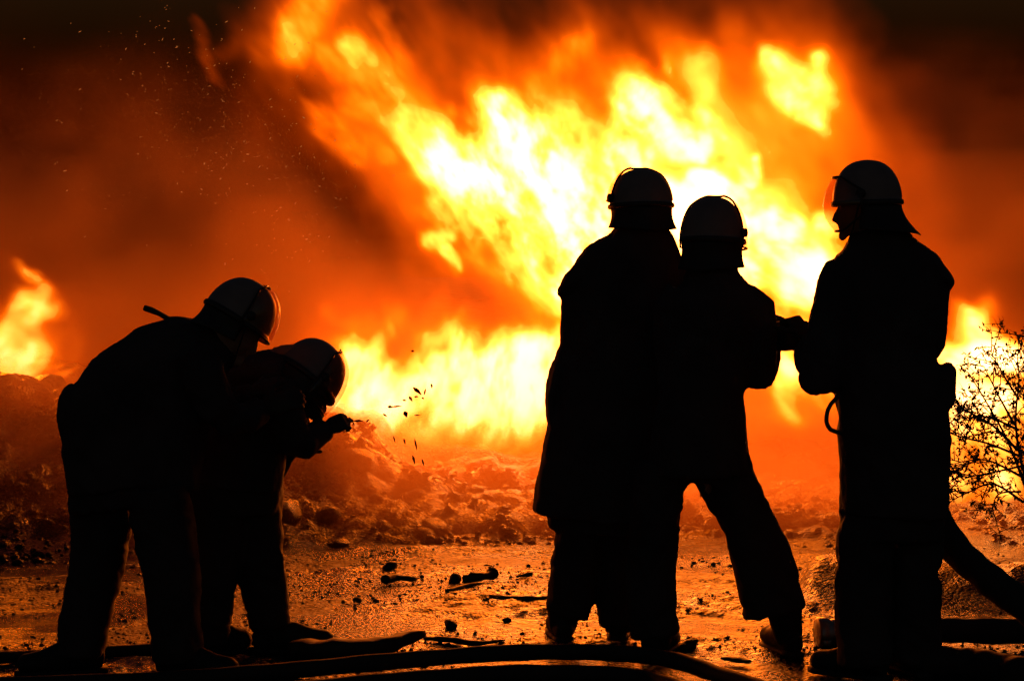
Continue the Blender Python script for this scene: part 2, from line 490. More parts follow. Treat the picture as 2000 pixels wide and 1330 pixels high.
S_MAIN = [
    # great mass behind the pair of helmets, leaning up and left
    (1190, 540, 1100, 400, 92, 3.2), (1100, 400, 1040, 300, 84, 3.2), (1050, 290, 985, 240, 52, 3.2), (1085, 265, 1100, 285, 34, 2.2),
    (1000, 430, 890, 310, 60, 3.0), (900, 290, 880, 270, 44, 2.4), (960, 440, 1060, 500, 46, 2.2), (1060, 500, 1120, 580, 50, 1.7), (940, 250, 960, 300, 30, 2.2),
    (880, 320, 800, 250, 34, 1.1), (800, 250, 690, 205, 34, 0.42), (625, 215, 700, 285, 24, 0.34), (640, 220, 760, 300, 18, 0.26), (700, 95, 718, 125, 28, 0.62), (740, 110, 790, 210, 22, 0.30),
    (565, 90, 640, -20, 42, 0.42), (640, 120, 720, 170, 36, 0.30), (720, 150, 840, 280, 40, 0.34), (388, 40, 398, 95, 13, 0.10), (398, 95, 414, 165, 12, 0.09), (410, 130, 470, 90, 22, 0.05),
    (830, 470, 900, 450, 20, 0.8), (870, 490, 895, 522, 13, 0.9), (850, 390, 900, 440, 30, 0.8), (930, 490, 1010, 540, 30, 0.45), (760, 30, 800, 130, 22, 0.22),
    (1125, 80, 1070, 160, 24, 0.30), (1070, 150, 1120, 220, 20, 0.26), (1060, 190, 1110, 240, 22, 0.3),
    # the middle tongue
    (1235, 195, 1222, 320, 46, 3.2), (1260, 190, 1300, 250, 46, 3.0), (1275, 180, 1292, 135, 18, 1.2), (1250, 160, 1240, 130, 14, 0.7), (1310, 265, 1355, 275, 34, 2.8), (1340, 215, 1360, 240, 16, 1.6),
    (1225, 320, 1215, 350, 34, 2.6), (1385, 275, 1420, 300, 30, 0.9), (1400, 320, 1440, 330, 34, 1.3), (1458, 300, 1464, 335, 10, 2.6), (1464, 335, 1438, 352, 9, 2.4), (1370, 120, 1350, 190, 28, 0.42),
    # the run down to the last helmet
    (1365, 365, 1400, 360, 40, 3.2), (1290, 430, 1420, 440, 80, 3.2), (1440, 430, 1490, 470, 52, 3.0), (1490, 460, 1570, 540, 62, 3.2), (1535, 430, 1545, 440, 24, 1.8), (1600, 440, 1620, 450, 26, 2.0), (1550, 590, 1600, 560, 50, 2.6),
    (1520, 640, 1600, 690, 56, 2.4), (1530, 700, 1550, 790, 36, 2.0), (1570, 720, 1610, 790, 36, 1.3), (1440, 540, 1500, 570, 70, 3.0), (1230, 500, 1400, 540, 90, 3.0),
    # the detached tongue
    (1512, 130, 1535, 215, 24, 2.2), (1592, 135, 1580, 235, 20, 1.9), (1515, 128, 1588, 132, 26, 1.8), (1545, 140, 1560, 160, 30, 1.7), (1525, 180, 1585, 180, 30, 1.7), (1535, 215, 1582, 215, 24, 2.0), (1555, 245, 1580, 254, 14, 1.8),
]
H_MAIN = [(740, 160, 190, 170, 0.23), (880, 300, 150, 160, 0.29), (1180, 240, 260, 170, 0.38), (1420, 330, 260, 170, 0.41), (1500, 560, 200, 240, 0.38), (1540, 190, 130, 130, 0.43), (1010, 500, 190, 120, 0.35), (1120, 120, 60, 80, 0.17),
          (1360, 150, 90, 100, 0.23), (600, 60, 90, 110, 0.20)]
make_fire('huge yellow and orange blaze rolling up behind the three standing firefighters', P(1250, 800, FIRE_Y),
          S_MAIN, H_MAIN, FIRE_Y, 1.3, (310, -260, 1930, 900), 0.0135, 0.10, 14.5, 9.0, (-0.55, 0.83), 0.0, 1.0)

S_MID = [
    (700, 780, 1030, 770, 74, 4.0), (690, 720, 1060, 700, 44, 3.0), (760, 690, 768, 655, 16, 1.8), (890, 690, 908, 640, 18, 2.2), (820, 680, 828, 645, 20, 1.0),
    (960, 690, 985, 660, 30, 1.8), (1060, 690, 1100, 670, 34, 1.6), (650, 630, 700, 660, 18, 0.5), (700, 640, 790, 625, 26, 0.6), (720, 700, 700, 665, 14, 1.2), (800, 660, 870, 650, 24, 1.0), (1010, 690, 1020, 650, 16, 1.0),
    (1050, 800, 1120, 740, 60, 2.2), (680, 830, 1000, 840, 30, 1.3), (640, 810, 690, 800, 36, 2.6), (655, 850, 665, 858, 8, 2.4), (900, 650, 960, 690, 40, 1.4),
]
make_fire('low white hot ground fire beyond the nozzle of the crouching firefighter', P(880, 870, 14.4),
          S_MID, [(870, 760, 280, 130, 0.30), (860, 630, 240, 60, 0.22), (880, 880, 220, 50, 0.20)], 14.4, 1.0, (520, 500, 1230, 960), 0.0125, 0.09, 13.0, 9.0, (0.15, 0.99), 40.0, 0.9)

S_LEFT = [(-60, 660, 40, 700, 66, 3.2), (30, 640, 75, 600, 30, 2.4), (80, 600, 85, 560, 16, 1.6), (80, 560, 62, 525, 11, 1.0), (60, 700, 100, 725, 22, 2.4),
          (95, 735, 128, 722, 8, 1.4), (120, 745, 140, 748, 7, 2.0), (0, 600, 10, 575, 16, 0.7)]
make_fire('small bright flame on top of the rubble at the left edge', P(20, 750, 14.8),
          S_LEFT, [(10, 670, 120, 120, 0.16)], 14.8, 0.8, (-220, 400, 290, 840), 0.0125, 0.09, 12.0, 9.0, (0.15, 0.99), 80.0, 0.9)

S_RIGHT = [(1840, 700, 1960, 685, 36, 3.4), (1880, 660, 1890, 610, 22, 2.0), (1900, 650, 1940, 660, 22, 1.8), (1975, 660, 2040, 690, 10, 2.2),
           (1860, 770, 1930, 800, 50, 3.0), (1850, 850, 1940, 870, 52, 2.4), (1850, 930, 1940, 945, 44, 1.9), (1840, 985, 1930, 990, 26, 1.2), (1880, 1000, 1884, 1010, 8, 0.9),
           (1935, 960, 1940, 985, 8, 1.0), (1910, 1005, 1914, 1012, 8, 0.8), (1800, 760, 1850, 720, 40, 2.6)]
make_fire('ragged fire burning behind the bare leafy bush', P(1900, 1000, 14.0),
          S_RIGHT, [(1890, 780, 120, 220, 0.18)], 14.0, 0.8, (1690, 500, 2200, 1120), 0.0125, 0.09, 18.0, 9.0, (-0.1, 0.99), 120.0, 1.0)

def smoke_bank(name, mn, mx, vox, shape):
    n = [int((b - a) / vox) + 1 for a, b in zip(mn, mx)]
    gx, gy, gz = np.meshgrid(*[np.linspace(a, b, k, dtype=np.float32) for a, b, k in zip(mn, mx, n)], indexing='ij')
    d = shape(gx, gy, gz)
    e = np.minimum(np.minimum(gx - mn[0], mx[0] - gx), mx[2] - gz)
    e = np.minimum(e, np.minimum(gy - mn[1], mx[1] - gy))
    d = np.maximum(d * np.clip(e / 0.5, 0, 1), 0)
    tag(volume_object(name, d, mn, mx, SMOKE), kind='stuff')

def rolling_smoke(gx, gy, gz):
    big = fbm(gx * 0.55 + 2, gy * 0.5, gz * 0.7 - gx * 0.25, 4)
    fine = fbm(gx * 1.6 + 40, gy * 1.2, gz * 1.6, 3)
    bil = fbm(gx * 1.0 + 0.5 * gz + 13, gy * 0.6, gz * 1.0 - 0.4 * gx + 5, 4, 0.6)
    up = np.clip((gz - 1.4) / 1.0, 0, 1)
    front = 16.45 + 1.6 * np.clip(big - 0.35, 0, 1) * 2 + 0.5 * (fine - 0.5) + 2.4 * (bil - 0.5) * (0.35 + 0.65 * up) + 1.3 * np.clip(gz - 1.9, 0, 3)
    px, py = 1000 + gx * F_PX / 17.0, HOR + (CAM_H - gz) * F_PX / 17.0
    dist = 1e9
    for (ax, ay, bx, by) in ((430, 60, 560, 250), (560, 250, 690, 430), (690, 430, 930, 600)):
        t = np.clip(((px - ax) * (bx - ax) + (py - ay) * (by - ay)) / ((bx - ax) ** 2 + (by - ay) ** 2), 0, 1)
        dist = np.minimum(dist, np.hypot(px - ax - (bx - ax) * t, py - ay - (by - ay) * t))
    front = front + 1.2 * np.exp(-(dist / 110) ** 2)          # the dark trough that runs down from the upper left
    left = np.clip((-0.4 - gx) / 2.5, 0, 1)
    thin = 1 - 0.96 * np.clip((gz - (2.7 - 1.2 * left) + 0.9 * (big - 0.5)) / (1.0 + 1.1 * left), 0, 1)
    thin = thin ** 1.5 * (1 - 0.97 * np.exp(-(dist / 105) ** 2))
    return np.clip((gy - front) / 0.5, 0, 1) * (0.9 + 1.2 * fine) * thin * (1 - up + up * np.clip(0.2 + 3.6 * (bil - 0.36), 0.06, 1.5))

def low_smoke(gx, gy, gz):
    fine = fbm(gx * 1.5 + 40, gy * 1.0, gz * 1.5 - gx * 0.4, 4)
    return np.clip((2.9 - gx) / 1.2, 0.15, 1) * np.exp(-gz / 0.45) * (0.34 + np.clip(fine - 0.36, 0, 1) * 5.2) * np.clip((gy - 11.5) / 0.9, 0, 1)

SMOKE = smoke_material()
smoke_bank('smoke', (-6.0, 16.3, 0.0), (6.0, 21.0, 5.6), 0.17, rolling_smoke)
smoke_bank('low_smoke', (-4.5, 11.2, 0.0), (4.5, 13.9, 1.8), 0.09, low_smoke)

# ---------------------------------------------------------------- people
def cloth_material(name, base, rough=0.85, scale=260.0):
    m, nt, N, L = new_mat(name)
    b = N['Principled BSDF']
    tc = N.new('ShaderNodeTexCoord')
    w = N.new('ShaderNodeTexNoise'); w.inputs['Scale'].default_value = scale; w.inputs['Detail'].default_value = 3
    d = N.new('ShaderNodeTexNoise'); d.inputs['Scale'].default_value = 6; d.inputs['Detail'].default_value = 5
    L.new(tc.outputs['Object'], w.inputs['Vector']); L.new(tc.outputs['Object'], d.inputs['Vector'])
    r = ramp(N, [(0.3, tuple(c * 0.6 for c in base)), (0.7, tuple(c * 1.35 for c in base))])
    L.new(d.outputs[0], r.inputs[0]); L.new(r.outputs[0], b.inputs['Base Color'])
    b.inputs['Roughness'].default_value = rough
    bp = N.new('ShaderNodeBump'); bp.inputs['Strength'].default_value = 0.35; bp.inputs['Distance'].default_value = 0.002
    L.new(w.outputs[0], bp.inputs['Height']); L.new(bp.outputs[0], b.inputs['Normal'])
    return m

def plain_material(name, base, rough=0.5, metallic=0.0, scuff=0.3, bump=0.0):
    m, nt, N, L = new_mat(name)
    b = N['Principled BSDF']
    tc = N.new('ShaderNodeTexCoord')
    d = N.new('ShaderNodeTexNoise'); d.inputs['Scale'].default_value = 14; d.inputs['Detail'].default_value = 7
    L.new(tc.outputs['Object'], d.inputs['Vector'])
    r = ramp(N, [(0.3, tuple(c * (1 - scuff) for c in base)), (0.72, tuple(min(1, c * (1 + scuff)) for c in base))])
    L.new(d.outputs[0], r.inputs[0]); L.new(r.outputs[0], b.inputs['Base Color'])
    r2 = ramp(N, [(0.3, (rough * 0.8,) * 3), (0.7, (min(1, rough * 1.25),) * 3)])
    L.new(d.outputs[0], r2.inputs[0]); L.new(r2.outputs[0], b.inputs['Roughness'])
    b.inputs['Metallic'].default_value = metallic
    if bump:
        bp = N.new('ShaderNodeBump'); bp.inputs['Strength'].default_value = bump; bp.inputs['Distance'].default_value = 0.01
        L.new(d.outputs[0], bp.inputs['Height']); L.new(bp.outputs[0], b.inputs['Normal'])
    return m

def visor_material():
    m, nt, N, L = new_mat('visor_plastic')
    N.clear()
    out = N.new('ShaderNodeOutputMaterial')
    tr = N.new('ShaderNodeBsdfTransparent'); tr.inputs[0].default_value = (0.92, 0.84, 0.78, 1)
    gl = N.new('ShaderNodeBsdfGlossy'); gl.inputs['Color'].default_value = (0.8, 0.8, 0.8, 1); gl.inputs['Roughness'].default_value = 0.12
    mx = N.new('ShaderNodeMixShader'); mx.inputs[0].default_value = 0.05
    L.new(tr.outputs[0], mx.inputs[1]); L.new(gl.outputs[0], mx.inputs[2]); L.new(mx.outputs[0], out.inputs['Surface'])
    return m

M = {
    'jacket': cloth_material('turnout_cloth', (0.045, 0.034, 0.036)),
    'trousers': cloth_material('trouser_cloth', (0.034, 0.027, 0.028)),
    'glove': cloth_material('glove_leather', (0.035, 0.025, 0.02), 0.7, 120),
    'boot': plain_material('boot_rubber', (0.010, 0.009, 0.009), 0.72, 0, 0.4),
    'skin': plain_material('skin', (0.36, 0.20, 0.14), 0.55, 0, 0.12),
    'helmet': plain_material('helmet_shell', (0.19, 0.16, 0.155), 0.5, 0, 0.15),
    'trim': plain_material('helmet_trim', (0.02, 0.018, 0.018), 0.5),
    'leather': plain_material('neck_leather', (0.02, 0.016, 0.014), 0.6),
    'visor': visor_material(),
    'hose': cloth_material('hose_weave', (0.022, 0.019, 0.017), 0.8, 90),
    'metal': plain_material('alloy', (0.30, 0.29, 0.28), 0.35, 0.9, 0.2),
    'strap': cloth_material('webbing', (0.03, 0.027, 0.024), 0.8, 200),
}

class Build:
    """collects closed shapes (world coordinates) for one mesh"""
    def __init__(self): self.v, self.f = [], []
    def add(self, verts, faces):
        o = len(self.v)
        self.v += [tuple(v) for v in verts]
        self.f += [tuple(i + o for i in f) for f in faces]
    def tube(self, pts, radii, seg=18, power=2.0, axis=Vector((0, 1, 0))):
        """loft through world points; radii = (across in the picture, in depth) per point"""
        pts = [Vector(p) for p in pts]
        n = len(pts)
        vs, fs = [], []
        for i, p in enumerate(pts):
            t = (pts[min(i + 1, n - 1)] - pts[max(i - 1, 0)])
            t = t.normalized() if t.length > 1e-9 else Vector((0, 0, 1))
            a = t.cross(axis)
            if a.length < 0.25: a = t.cross(Vector((1, 0, 0.02)))
            a.normalize()
            b = a.cross(t).normalized()
            ra, rb = radii[i] if isinstance(radii[i], (tuple, list)) else (radii[i], radii[i])
            for k in range(seg):
                th = 2 * math.pi * k / seg
                c, s = math.cos(th), math.sin(th)
                c = math.copysign(abs(c) ** (2 / power), c); s = math.copysign(abs(s) ** (2 / power), s)
                vs.append(p + a * (ra * c) + b * (rb * s))
        for i in range(n - 1):
            for k in range(seg):
                k2 = (k + 1) % seg
                fs.append((i * seg + k, i * seg + k2, (i + 1) * seg + k2, (i + 1) * seg + k))
        fs.append(tuple(range(seg - 1, -1, -1)))
        fs.append(tuple((n - 1) * seg + k for k in range(seg)))
        self.add(vs, fs)
    def limb(self, rings, Y=None, seg=18, power=2.0):
        """rings given as (px, py, half width px, Y, half depth m)"""
        pts = [P(r[0], r[1], r[3]) for r in rings]
        self.tube(pts, [(r[2] * r[3] / F_PX, r[4]) for r in rings], seg, power)
    def ball(self, c, r, sc=(1, 1, 1), seg=14):
        vs, fs = [], []
        c = Vector(c)
        for i in range(1, seg // 2):
            ph = math.pi * i / (seg // 2)
            for k in range(seg):
                th = 2 * math.pi * k / seg
                vs.append(c + Vector((math.sin(ph) * math.cos(th) * r * sc[0], math.sin(ph) * math.sin(th) * r * sc[1], math.cos(ph) * r * sc[2])))
        rows = seg // 2 - 1
        top, bot = len(vs), len(vs) + 1
        vs += [c + Vector((0, 0, r * sc[2])), c - Vector((0, 0, r * sc[2]))]
        for i in range(rows - 1):
            for k in range(seg):
                k2 = (k + 1) % seg
                fs.append((i * seg + k, i * seg + k2, (i + 1) * seg + k2, (i + 1) * seg + k)[::-1])
        for k in range(seg):
            k2 = (k + 1) % seg
            fs.append((top, k, k2)); fs.append((bot, (rows - 1) * seg + k2, (rows - 1) * seg + k))
        self.add(vs, fs)
    def raw(self, name='m', smooth=True):
        return mesh_from(name, self.v, self.f, smooth)
    def fused(self, name, voxel, smooth_iter=4, folds=0.0, seed=0.0, fold_scale=(9.0, 9.0, 5.0)):
        """one continuous skin round all the shapes"""
        me = self.raw('tmp')
        o = bpy.data.objects.new('tmp', me); col.objects.link(o)
        r = o.modifiers.new('r', 'REMESH'); r.mode = 'VOXEL'; r.voxel_size = voxel; r.adaptivity = 0.0; r.use_smooth_shade = True
        if smooth_iter:
            s = o.modifiers.new('s', 'SMOOTH'); s.factor = 0.5; s.iterations = smooth_iter
        dg = bpy.context.evaluated_depsgraph_get()
        out = bpy.data.meshes.new_from_object(o.evaluated_get(dg), depsgraph=dg)
        bpy.data.objects.remove(o)
        out.name = name
        n = len(out.vertices)
        if folds and n:
            c = np.empty(n * 3, np.float32); out.vertices.foreach_get('co', c); c = c.reshape(-1, 3)
            nr = np.empty(n * 3, np.float32); out.vertex_normals.foreach_get('vector', nr); nr = nr.reshape(-1, 3)
            fx, fy, fz = fold_scale
            w = fbm(c[:, 0] * 3 + seed, c[:, 1] * 3, c[:, 2] * 3, 2) * 1.6
            q = fbm(c[:, 0] * fx + seed + w, c[:, 1] * fy + w, (c[:, 2] + 0.5 * c[:, 0]) * fz * 1.6 + w, 4)
            rid = 1 - np.abs(2 * q - 1) * 2.2
            c = c + nr * ((np.clip(rid, -0.4, 1) - 0.45) * folds + (q - 0.5) * folds)[:, None]
            out.vertices.foreach_set('co', c.ravel()); out.update()
        out.polygons.foreach_set('use_smooth', [True] * len(out.polygons))
        return out

def hand_shapes(b, wrist, direction, palm_n, curl=1.0, size=1.0, thumb_side=1.0, thumb_up=0.0, thumb_out=0.75):
    """palm and five bent fingers; palm_n points out of the palm"""
    d = Vector(direction).normalized(); n = Vector(palm_n).normalized()
    n = (n - d * n.dot(d)).normalized(); sd = d.cross(n).normalized() * thumb_side
    w = Vector(wrist)
    L_ = 0.095 * size
    b.tube([w - d * 0.03, w + d * 0.01, w + d * L_ * 0.5, w + d * L_], [(0.030 * size, 0.024 * size), (0.034 * size, 0.024 * size), (0.046 * size, 0.020 * size), (0.044 * size, 0.017 * size)], 14, axis=n)
    for k, (off, ln) in enumerate(((0.034, 0.072), (0.012, 0.080), (-0.011, 0.075), (-0.033, 0.060))):
        p = w + d * (L_ - 0.008) + sd * off * size
        pts, ang = [p], 0.15
        for j, fr in enumerate((0.45, 0.32, 0.23)):
            ang += curl * (0.55, 0.75, 0.6)[j]
            p = p + (d * math.cos(ang) + n * math.sin(ang)) * ln * fr * size * 1.15
            pts.append(p)
        b.tube(pts, [(x * size, x * size) for x in (0.0125, 0.0115, 0.0105, 0.008)], 10, axis=sd)
    p = w + d * 0.03 * size + sd * 0.036 * size
    t1 = p + (d * 0.55 + sd * thumb_out + n * 0.25 * curl - n * thumb_up).normalized() * 0.040 * size
    t2 = t1 + (d * 0.8 + sd * 0.30 + n * 0.45 * curl - n * thumb_up * 1.5).normalized() * 0.034 * size
    t3 = t2 + (d * 0.9 + n * 0.5 * curl - n * thumb_up * 1.5).normalized() * 0.024 * size
    b.tube([p - d * 0.02 - sd * 0.01, p, t1, t2, t3], [(x * size, x * size) for x in (0.017, 0.0165, 0.014, 0.012, 0.008)], 10, axis=n)

def glove(parent, wrist, direction, palm_n, **kw):
    b = Build()
    hand_shapes(b, wrist, direction, palm_n, **kw)
    d = Vector(direction).normalized()
    s_ = kw.get('size', 1.0)
    b.tube([Vector(wrist) - d * 0.085, Vector(wrist) - d * 0.01], [(0.046 * s_, 0.044 * s_), (0.036 * s_, 0.030 * s_)], 14)
    return link_mesh('glove', b.fused('glove', 0.0048, 2), M['glove'], parent)

def boot(parent, ankle, yaw, shaft_top, length=0.30, ground=0.0):
    """rubber boot: shaft from the trouser hem, heel, instep and rounded toe, sole with a welt"""
    a = Vector(ankle); f = Vector((math.cos(yaw), math.sin(yaw), 0)); up = Vector((0, 0, 1))
    base = Vector((a.x, a.y, ground))
    b = Build()
    b.tube([Vector(shaft_top), (Vector(shaft_top) + a) / 2, a, base + up * 0.05 - f * 0.01], [(0.068, 0.075), (0.062, 0.068), (0.056, 0.062), (0.05, 0.055)], 16)
    pts = [base - f * 0.085 + up * 0.05, base - f * 0.05 + up * 0.055, base + up * 0.075, base + f * 0.07 + up * 0.066, base + f * 0.14 + up * 0.052, base + f * (length - 0.10) + up * 0.048, base + f * (length - 0.075) + up * 0.045]
    b.tube(pts, [(0.030, 0.034), (0.042, 0.046), (0.048, 0.066), (0.048, 0.056), (0.052, 0.044), (0.046, 0.038), (0.022, 0.022)], 16, axis=up)
    o = link_mesh('boot', b.fused('boot', 0.008, 3, 0.003, 3.0), M['boot'], parent)
    s = Build()
    sp = [base - f * 0.10, base - f * 0.05, base + f * 0.02, base + f * 0.13, base + f * (length - 0.10), base + f * (length - 0.065)]
    s.tube([p + up * 0.014 for p in sp], [(0.026, 0.014), (0.044, 0.014), (0.042, 0.012), (0.055, 0.013), (0.048, 0.013), (0.018, 0.012)], 14, 3.0, axis=up)
    so = bpy.data.objects.new('sole', s.raw('sole')); col.objects.link(so); so.data.materials.append(M['boot'])
    so.parent = o
    return o

def shell_patch(fn, nu, nv, thick):
    """a thin solid patch; fn(u, v) -> (point, normal)"""
    vs, fs = [], []
    for side in (0, 1):
        for i in range(nu + 1):
            for j in range(nv + 1):
                p, n = fn(i / nu, j / nv)
                vs.append(Vector(p) + Vector(n) * (thick * side))
    q = (nu + 1) * (nv + 1)
    ix = lambda s, i, j: s * q + i * (nv + 1) + j
    for i in range(nu):
        for j in range(nv):
            fs.append((ix(0, i, j), ix(0, i, j + 1), ix(0, i + 1, j + 1), ix(0, i + 1, j)))
            fs.append((ix(1, i, j), ix(1, i + 1, j), ix(1, i + 1, j + 1), ix(1, i, j + 1)))
    for i in range(nu):
        fs.append((ix(0, i, 0), ix(0, i + 1, 0), ix(1, i + 1, 0), ix(1, i, 0)))
        fs.append((ix(0, i, nv), ix(1, i, nv), ix(1, i + 1, nv), ix(0, i + 1, nv)))
    for j in range(nv):
        fs.append((ix(0, 0, j), ix(1, 0, j), ix(1, 0, j + 1), ix(0, 0, j + 1)))
        fs.append((ix(0, nu, j), ix(0, nu, j + 1), ix(1, nu, j + 1), ix(1, nu, j)))
    return vs, fs

def helmet(parent, center, yaw, pitch=0.0, roll=0.0, visor_up=0.0, size=(0.122, 0.136, 0.158), visor_gap=0.03, guard=0.12, guard_flare=0.05, guard_span=105, visor_drop=0.10, raised=None):
    """local x = wearer's right, y = forward, z = up; centre = middle of the brim"""
    a, bb, c = size
    # yaw: heading of the face in the ground plane (0 = +X, 90 = away from the camera)
    R = Matrix.Rotation(math.radians(yaw - 90), 4, 'Z') @ Matrix.Rotation(math.radians(-pitch), 4, 'X') @ Matrix.Rotation(math.radians(roll), 4, 'Y')
    T = Matrix.Translation(Vector(center)) @ R
    def put(name, vs, fs, mat, par, smooth=True):
        me = mesh_from(name, [T @ Vector(v) for v in vs], fs, smooth)
        return link_mesh(name, me, mat, par)
    # shell
    seg, rows = 40, 14
    prof = []
    for i in range(rows + 1):
        t = i / rows * math.pi / 2
        prof.append((math.cos(t) ** 0.82 if i < rows else 0.0, math.sin(t) ** 0.95))
    outer = [(1.055, -0.06), (1.06, -0.03), (1.015, 0.0)] + prof
    vs, fs = [], []
    for (r, z) in outer[:-1]:
        for k in range(seg):
            th = 2 * math.pi * k / seg
            crest = 1.0 + 0.025 * max(0.0, 1 - abs(math.sin(th - math.pi / 2) * 0 + math.cos(th)) * 7) * (1 if z > 0.1 else 0)
            vs.append((a * r * math.cos(th) * crest, bb * r * math.sin(th) * crest, c * z))
    top = len(vs); vs.append((0, 0, c * 1.005))
    m = len(outer) - 1
    for i in range(m - 1):
        for k in range(seg):
            k2 = (k + 1) % seg
            fs.append((i * seg + k, i * seg + k2, (i + 1) * seg + k2, (i + 1) * seg + k))
    for k in range(seg): fs.append(((m - 1) * seg + k, (m - 1) * seg + (k + 1) % seg, top))
    # inner lining
    b0 = len(vs)
    for (r, z) in ((1.0, -0.055), (0.94, 0.02), (0.80, 0.55), (0.4, 0.85)):
        for k in range(seg):
            th = 2 * math.pi * k / seg
            vs.append((a * r * math.cos(th), bb * r * math.sin(th), c * z))
    for k in range(seg):
        k2 = (k + 1) % seg
        fs.append((k, b0 + k, b0 + k2, k2))
        for i in range(3): fs.append((b0 + i * seg + k, b0 + (i + 1) * seg + k, b0 + (i + 1) * seg + k2, b0 + i * seg + k2))
    fs.append(tuple(b0 + 3 * seg + k for k in range(seg)))
    h = put('helmet', vs, fs, M['helmet'], parent)
    # brim band
    vs, fs = [], []
    for k in range(seg):
        th = 2 * math.pi * k / seg
        for (r, z) in ((1.02, 0.05), (1.055, 0.03), (1.07, -0.035), (1.045, -0.07)):
            vs.append((a * r * math.cos(th), bb * r * math.sin(th), c * z))
    for k in range(seg):
        k2 = (k + 1) % seg
        for i in range(3): fs.append((k * 4 + i, k * 4 + i + 1, k2 * 4 + i + 1, k2 * 4 + i))
    put('brim_band', vs, fs, M['trim'], h)
    # visor, turning on the two side knobs
    VU = Matrix.Rotation(math.radians(visor_up), 4, 'X')
    pv = Vector((0, 0.01, 0.045))
    def vpt(u, v, extra=0.0):
        th = math.radians(90 + (u - 0.5) * 176)
        zz = 0.095 - v * (0.095 + visor_drop)
        g = visor_gap * float(np.interp(v, [0, .25, .5, .75, .9, 1], [-.25, .62, 1.0, .78, .2, -.35])) + extra
        corner = abs(u - 0.5) * 2
        zz = zz * (1 - 0.55 * max(0.0, corner - 0.55) / 0.45)
        p = Vector(((a + g * 0.7 + 0.008) * math.cos(th), (bb + g + 0.006) * math.sin(th), zz))
        p = VU @ (p - pv) + pv
        nrm = VU @ Vector((math.cos(th), math.sin(th), 0))
        return p, nrm
    if raised is not None:
        def vpt(u, v, extra=0.0):
            th = math.radians(90 + (u - 0.5) * 190)
            corner = max(0.0, abs(u - 0.5) * 2 - 0.6) / 0.4
            e = math.radians(raised + (78 - raised) * (1 - v) * (1 - 0.35 * corner ** 2))
            k = math.cos(e) ** 0.82
            p = Vector(((a + 0.011) * k * math.cos(th), (bb + 0.016) * k * math.sin(th), (c + 0.009) * math.copysign(abs(math.sin(e)) ** 0.95, math.sin(e))))
            return p, Vector((k * math.cos(th), k * math.sin(th), math.sin(e))).normalized()
    vs, fs = shell_patch(vpt, 26, 12, 0.0025)
    vz = put('visor', vs, fs, M['visor'], h)
    rim = Build()
    loop = [vpt(i / 26, 0.0)[0] for i in range(27)] + [vpt(1.0, j / 8)[0] for j in range(1, 9)] + [vpt(1 - i / 26, 1.0)[0] for i in range(1, 27)] + [vpt(0.0, 1 - j / 8)[0] for j in range(1, 9)]
    rim.tube(loop, [0.0042] * len(loop), 6)
    put('visor_rim', rim.v, rim.f, M['trim'], h)
    for sgn in (-1, 1):
        kb = Build()
        kb.tube([(sgn * a * 0.95, 0.01, 0.030), (sgn * (a + 0.014), 0.01, 0.030), (sgn * (a + 0.017), 0.01, 0.030)], [0.018, 0.017, 0.010], 14)
        put('visor_knob', kb.v, kb.f, M['trim'], h)
    # leather guard at the back of the neck
    def gpt(u, v):
        th = math.radians(270 + (u - 0.5) * 2 * guard_span)
        fl = guard_flare * v ** 1.3
        k = 0.96 - 0.10 * math.sin(math.pi * v) * 0.5
        wav = 0.006 * math.sin(u * 19.0) * v
        p = Vector(((a * k + fl + wav) * math.cos(th), (bb * k + fl * 1.2 + wav) * math.sin(th), -0.012 - guard * v * (1 - 0.25 * abs(u - 0.5) * 2)))
        return p, Vector((math.cos(th), math.sin(th), 0))
    vs, fs = shell_patch(gpt, 28, 8, 0.004)
    put('neck_guard', vs, fs, M['leather'], h)
    # chin strap
    cs = Build()
    pts = [Vector((a * 0.9, 0.02, -0.01)), Vector((a * 0.72, 0.045, -0.09)), Vector((0.03, 0.075, -0.152)), Vector((-0.03, 0.075, -0.152)), Vector((-a * 0.72, 0.045, -0.09)), Vector((-a * 0.9, 0.02, -0.01))]
    cs.tube(pts, [(0.010, 0.003)] * 6, 8)
    put('chin_strap', cs.v, cs.f, M['strap'], h)
    return T

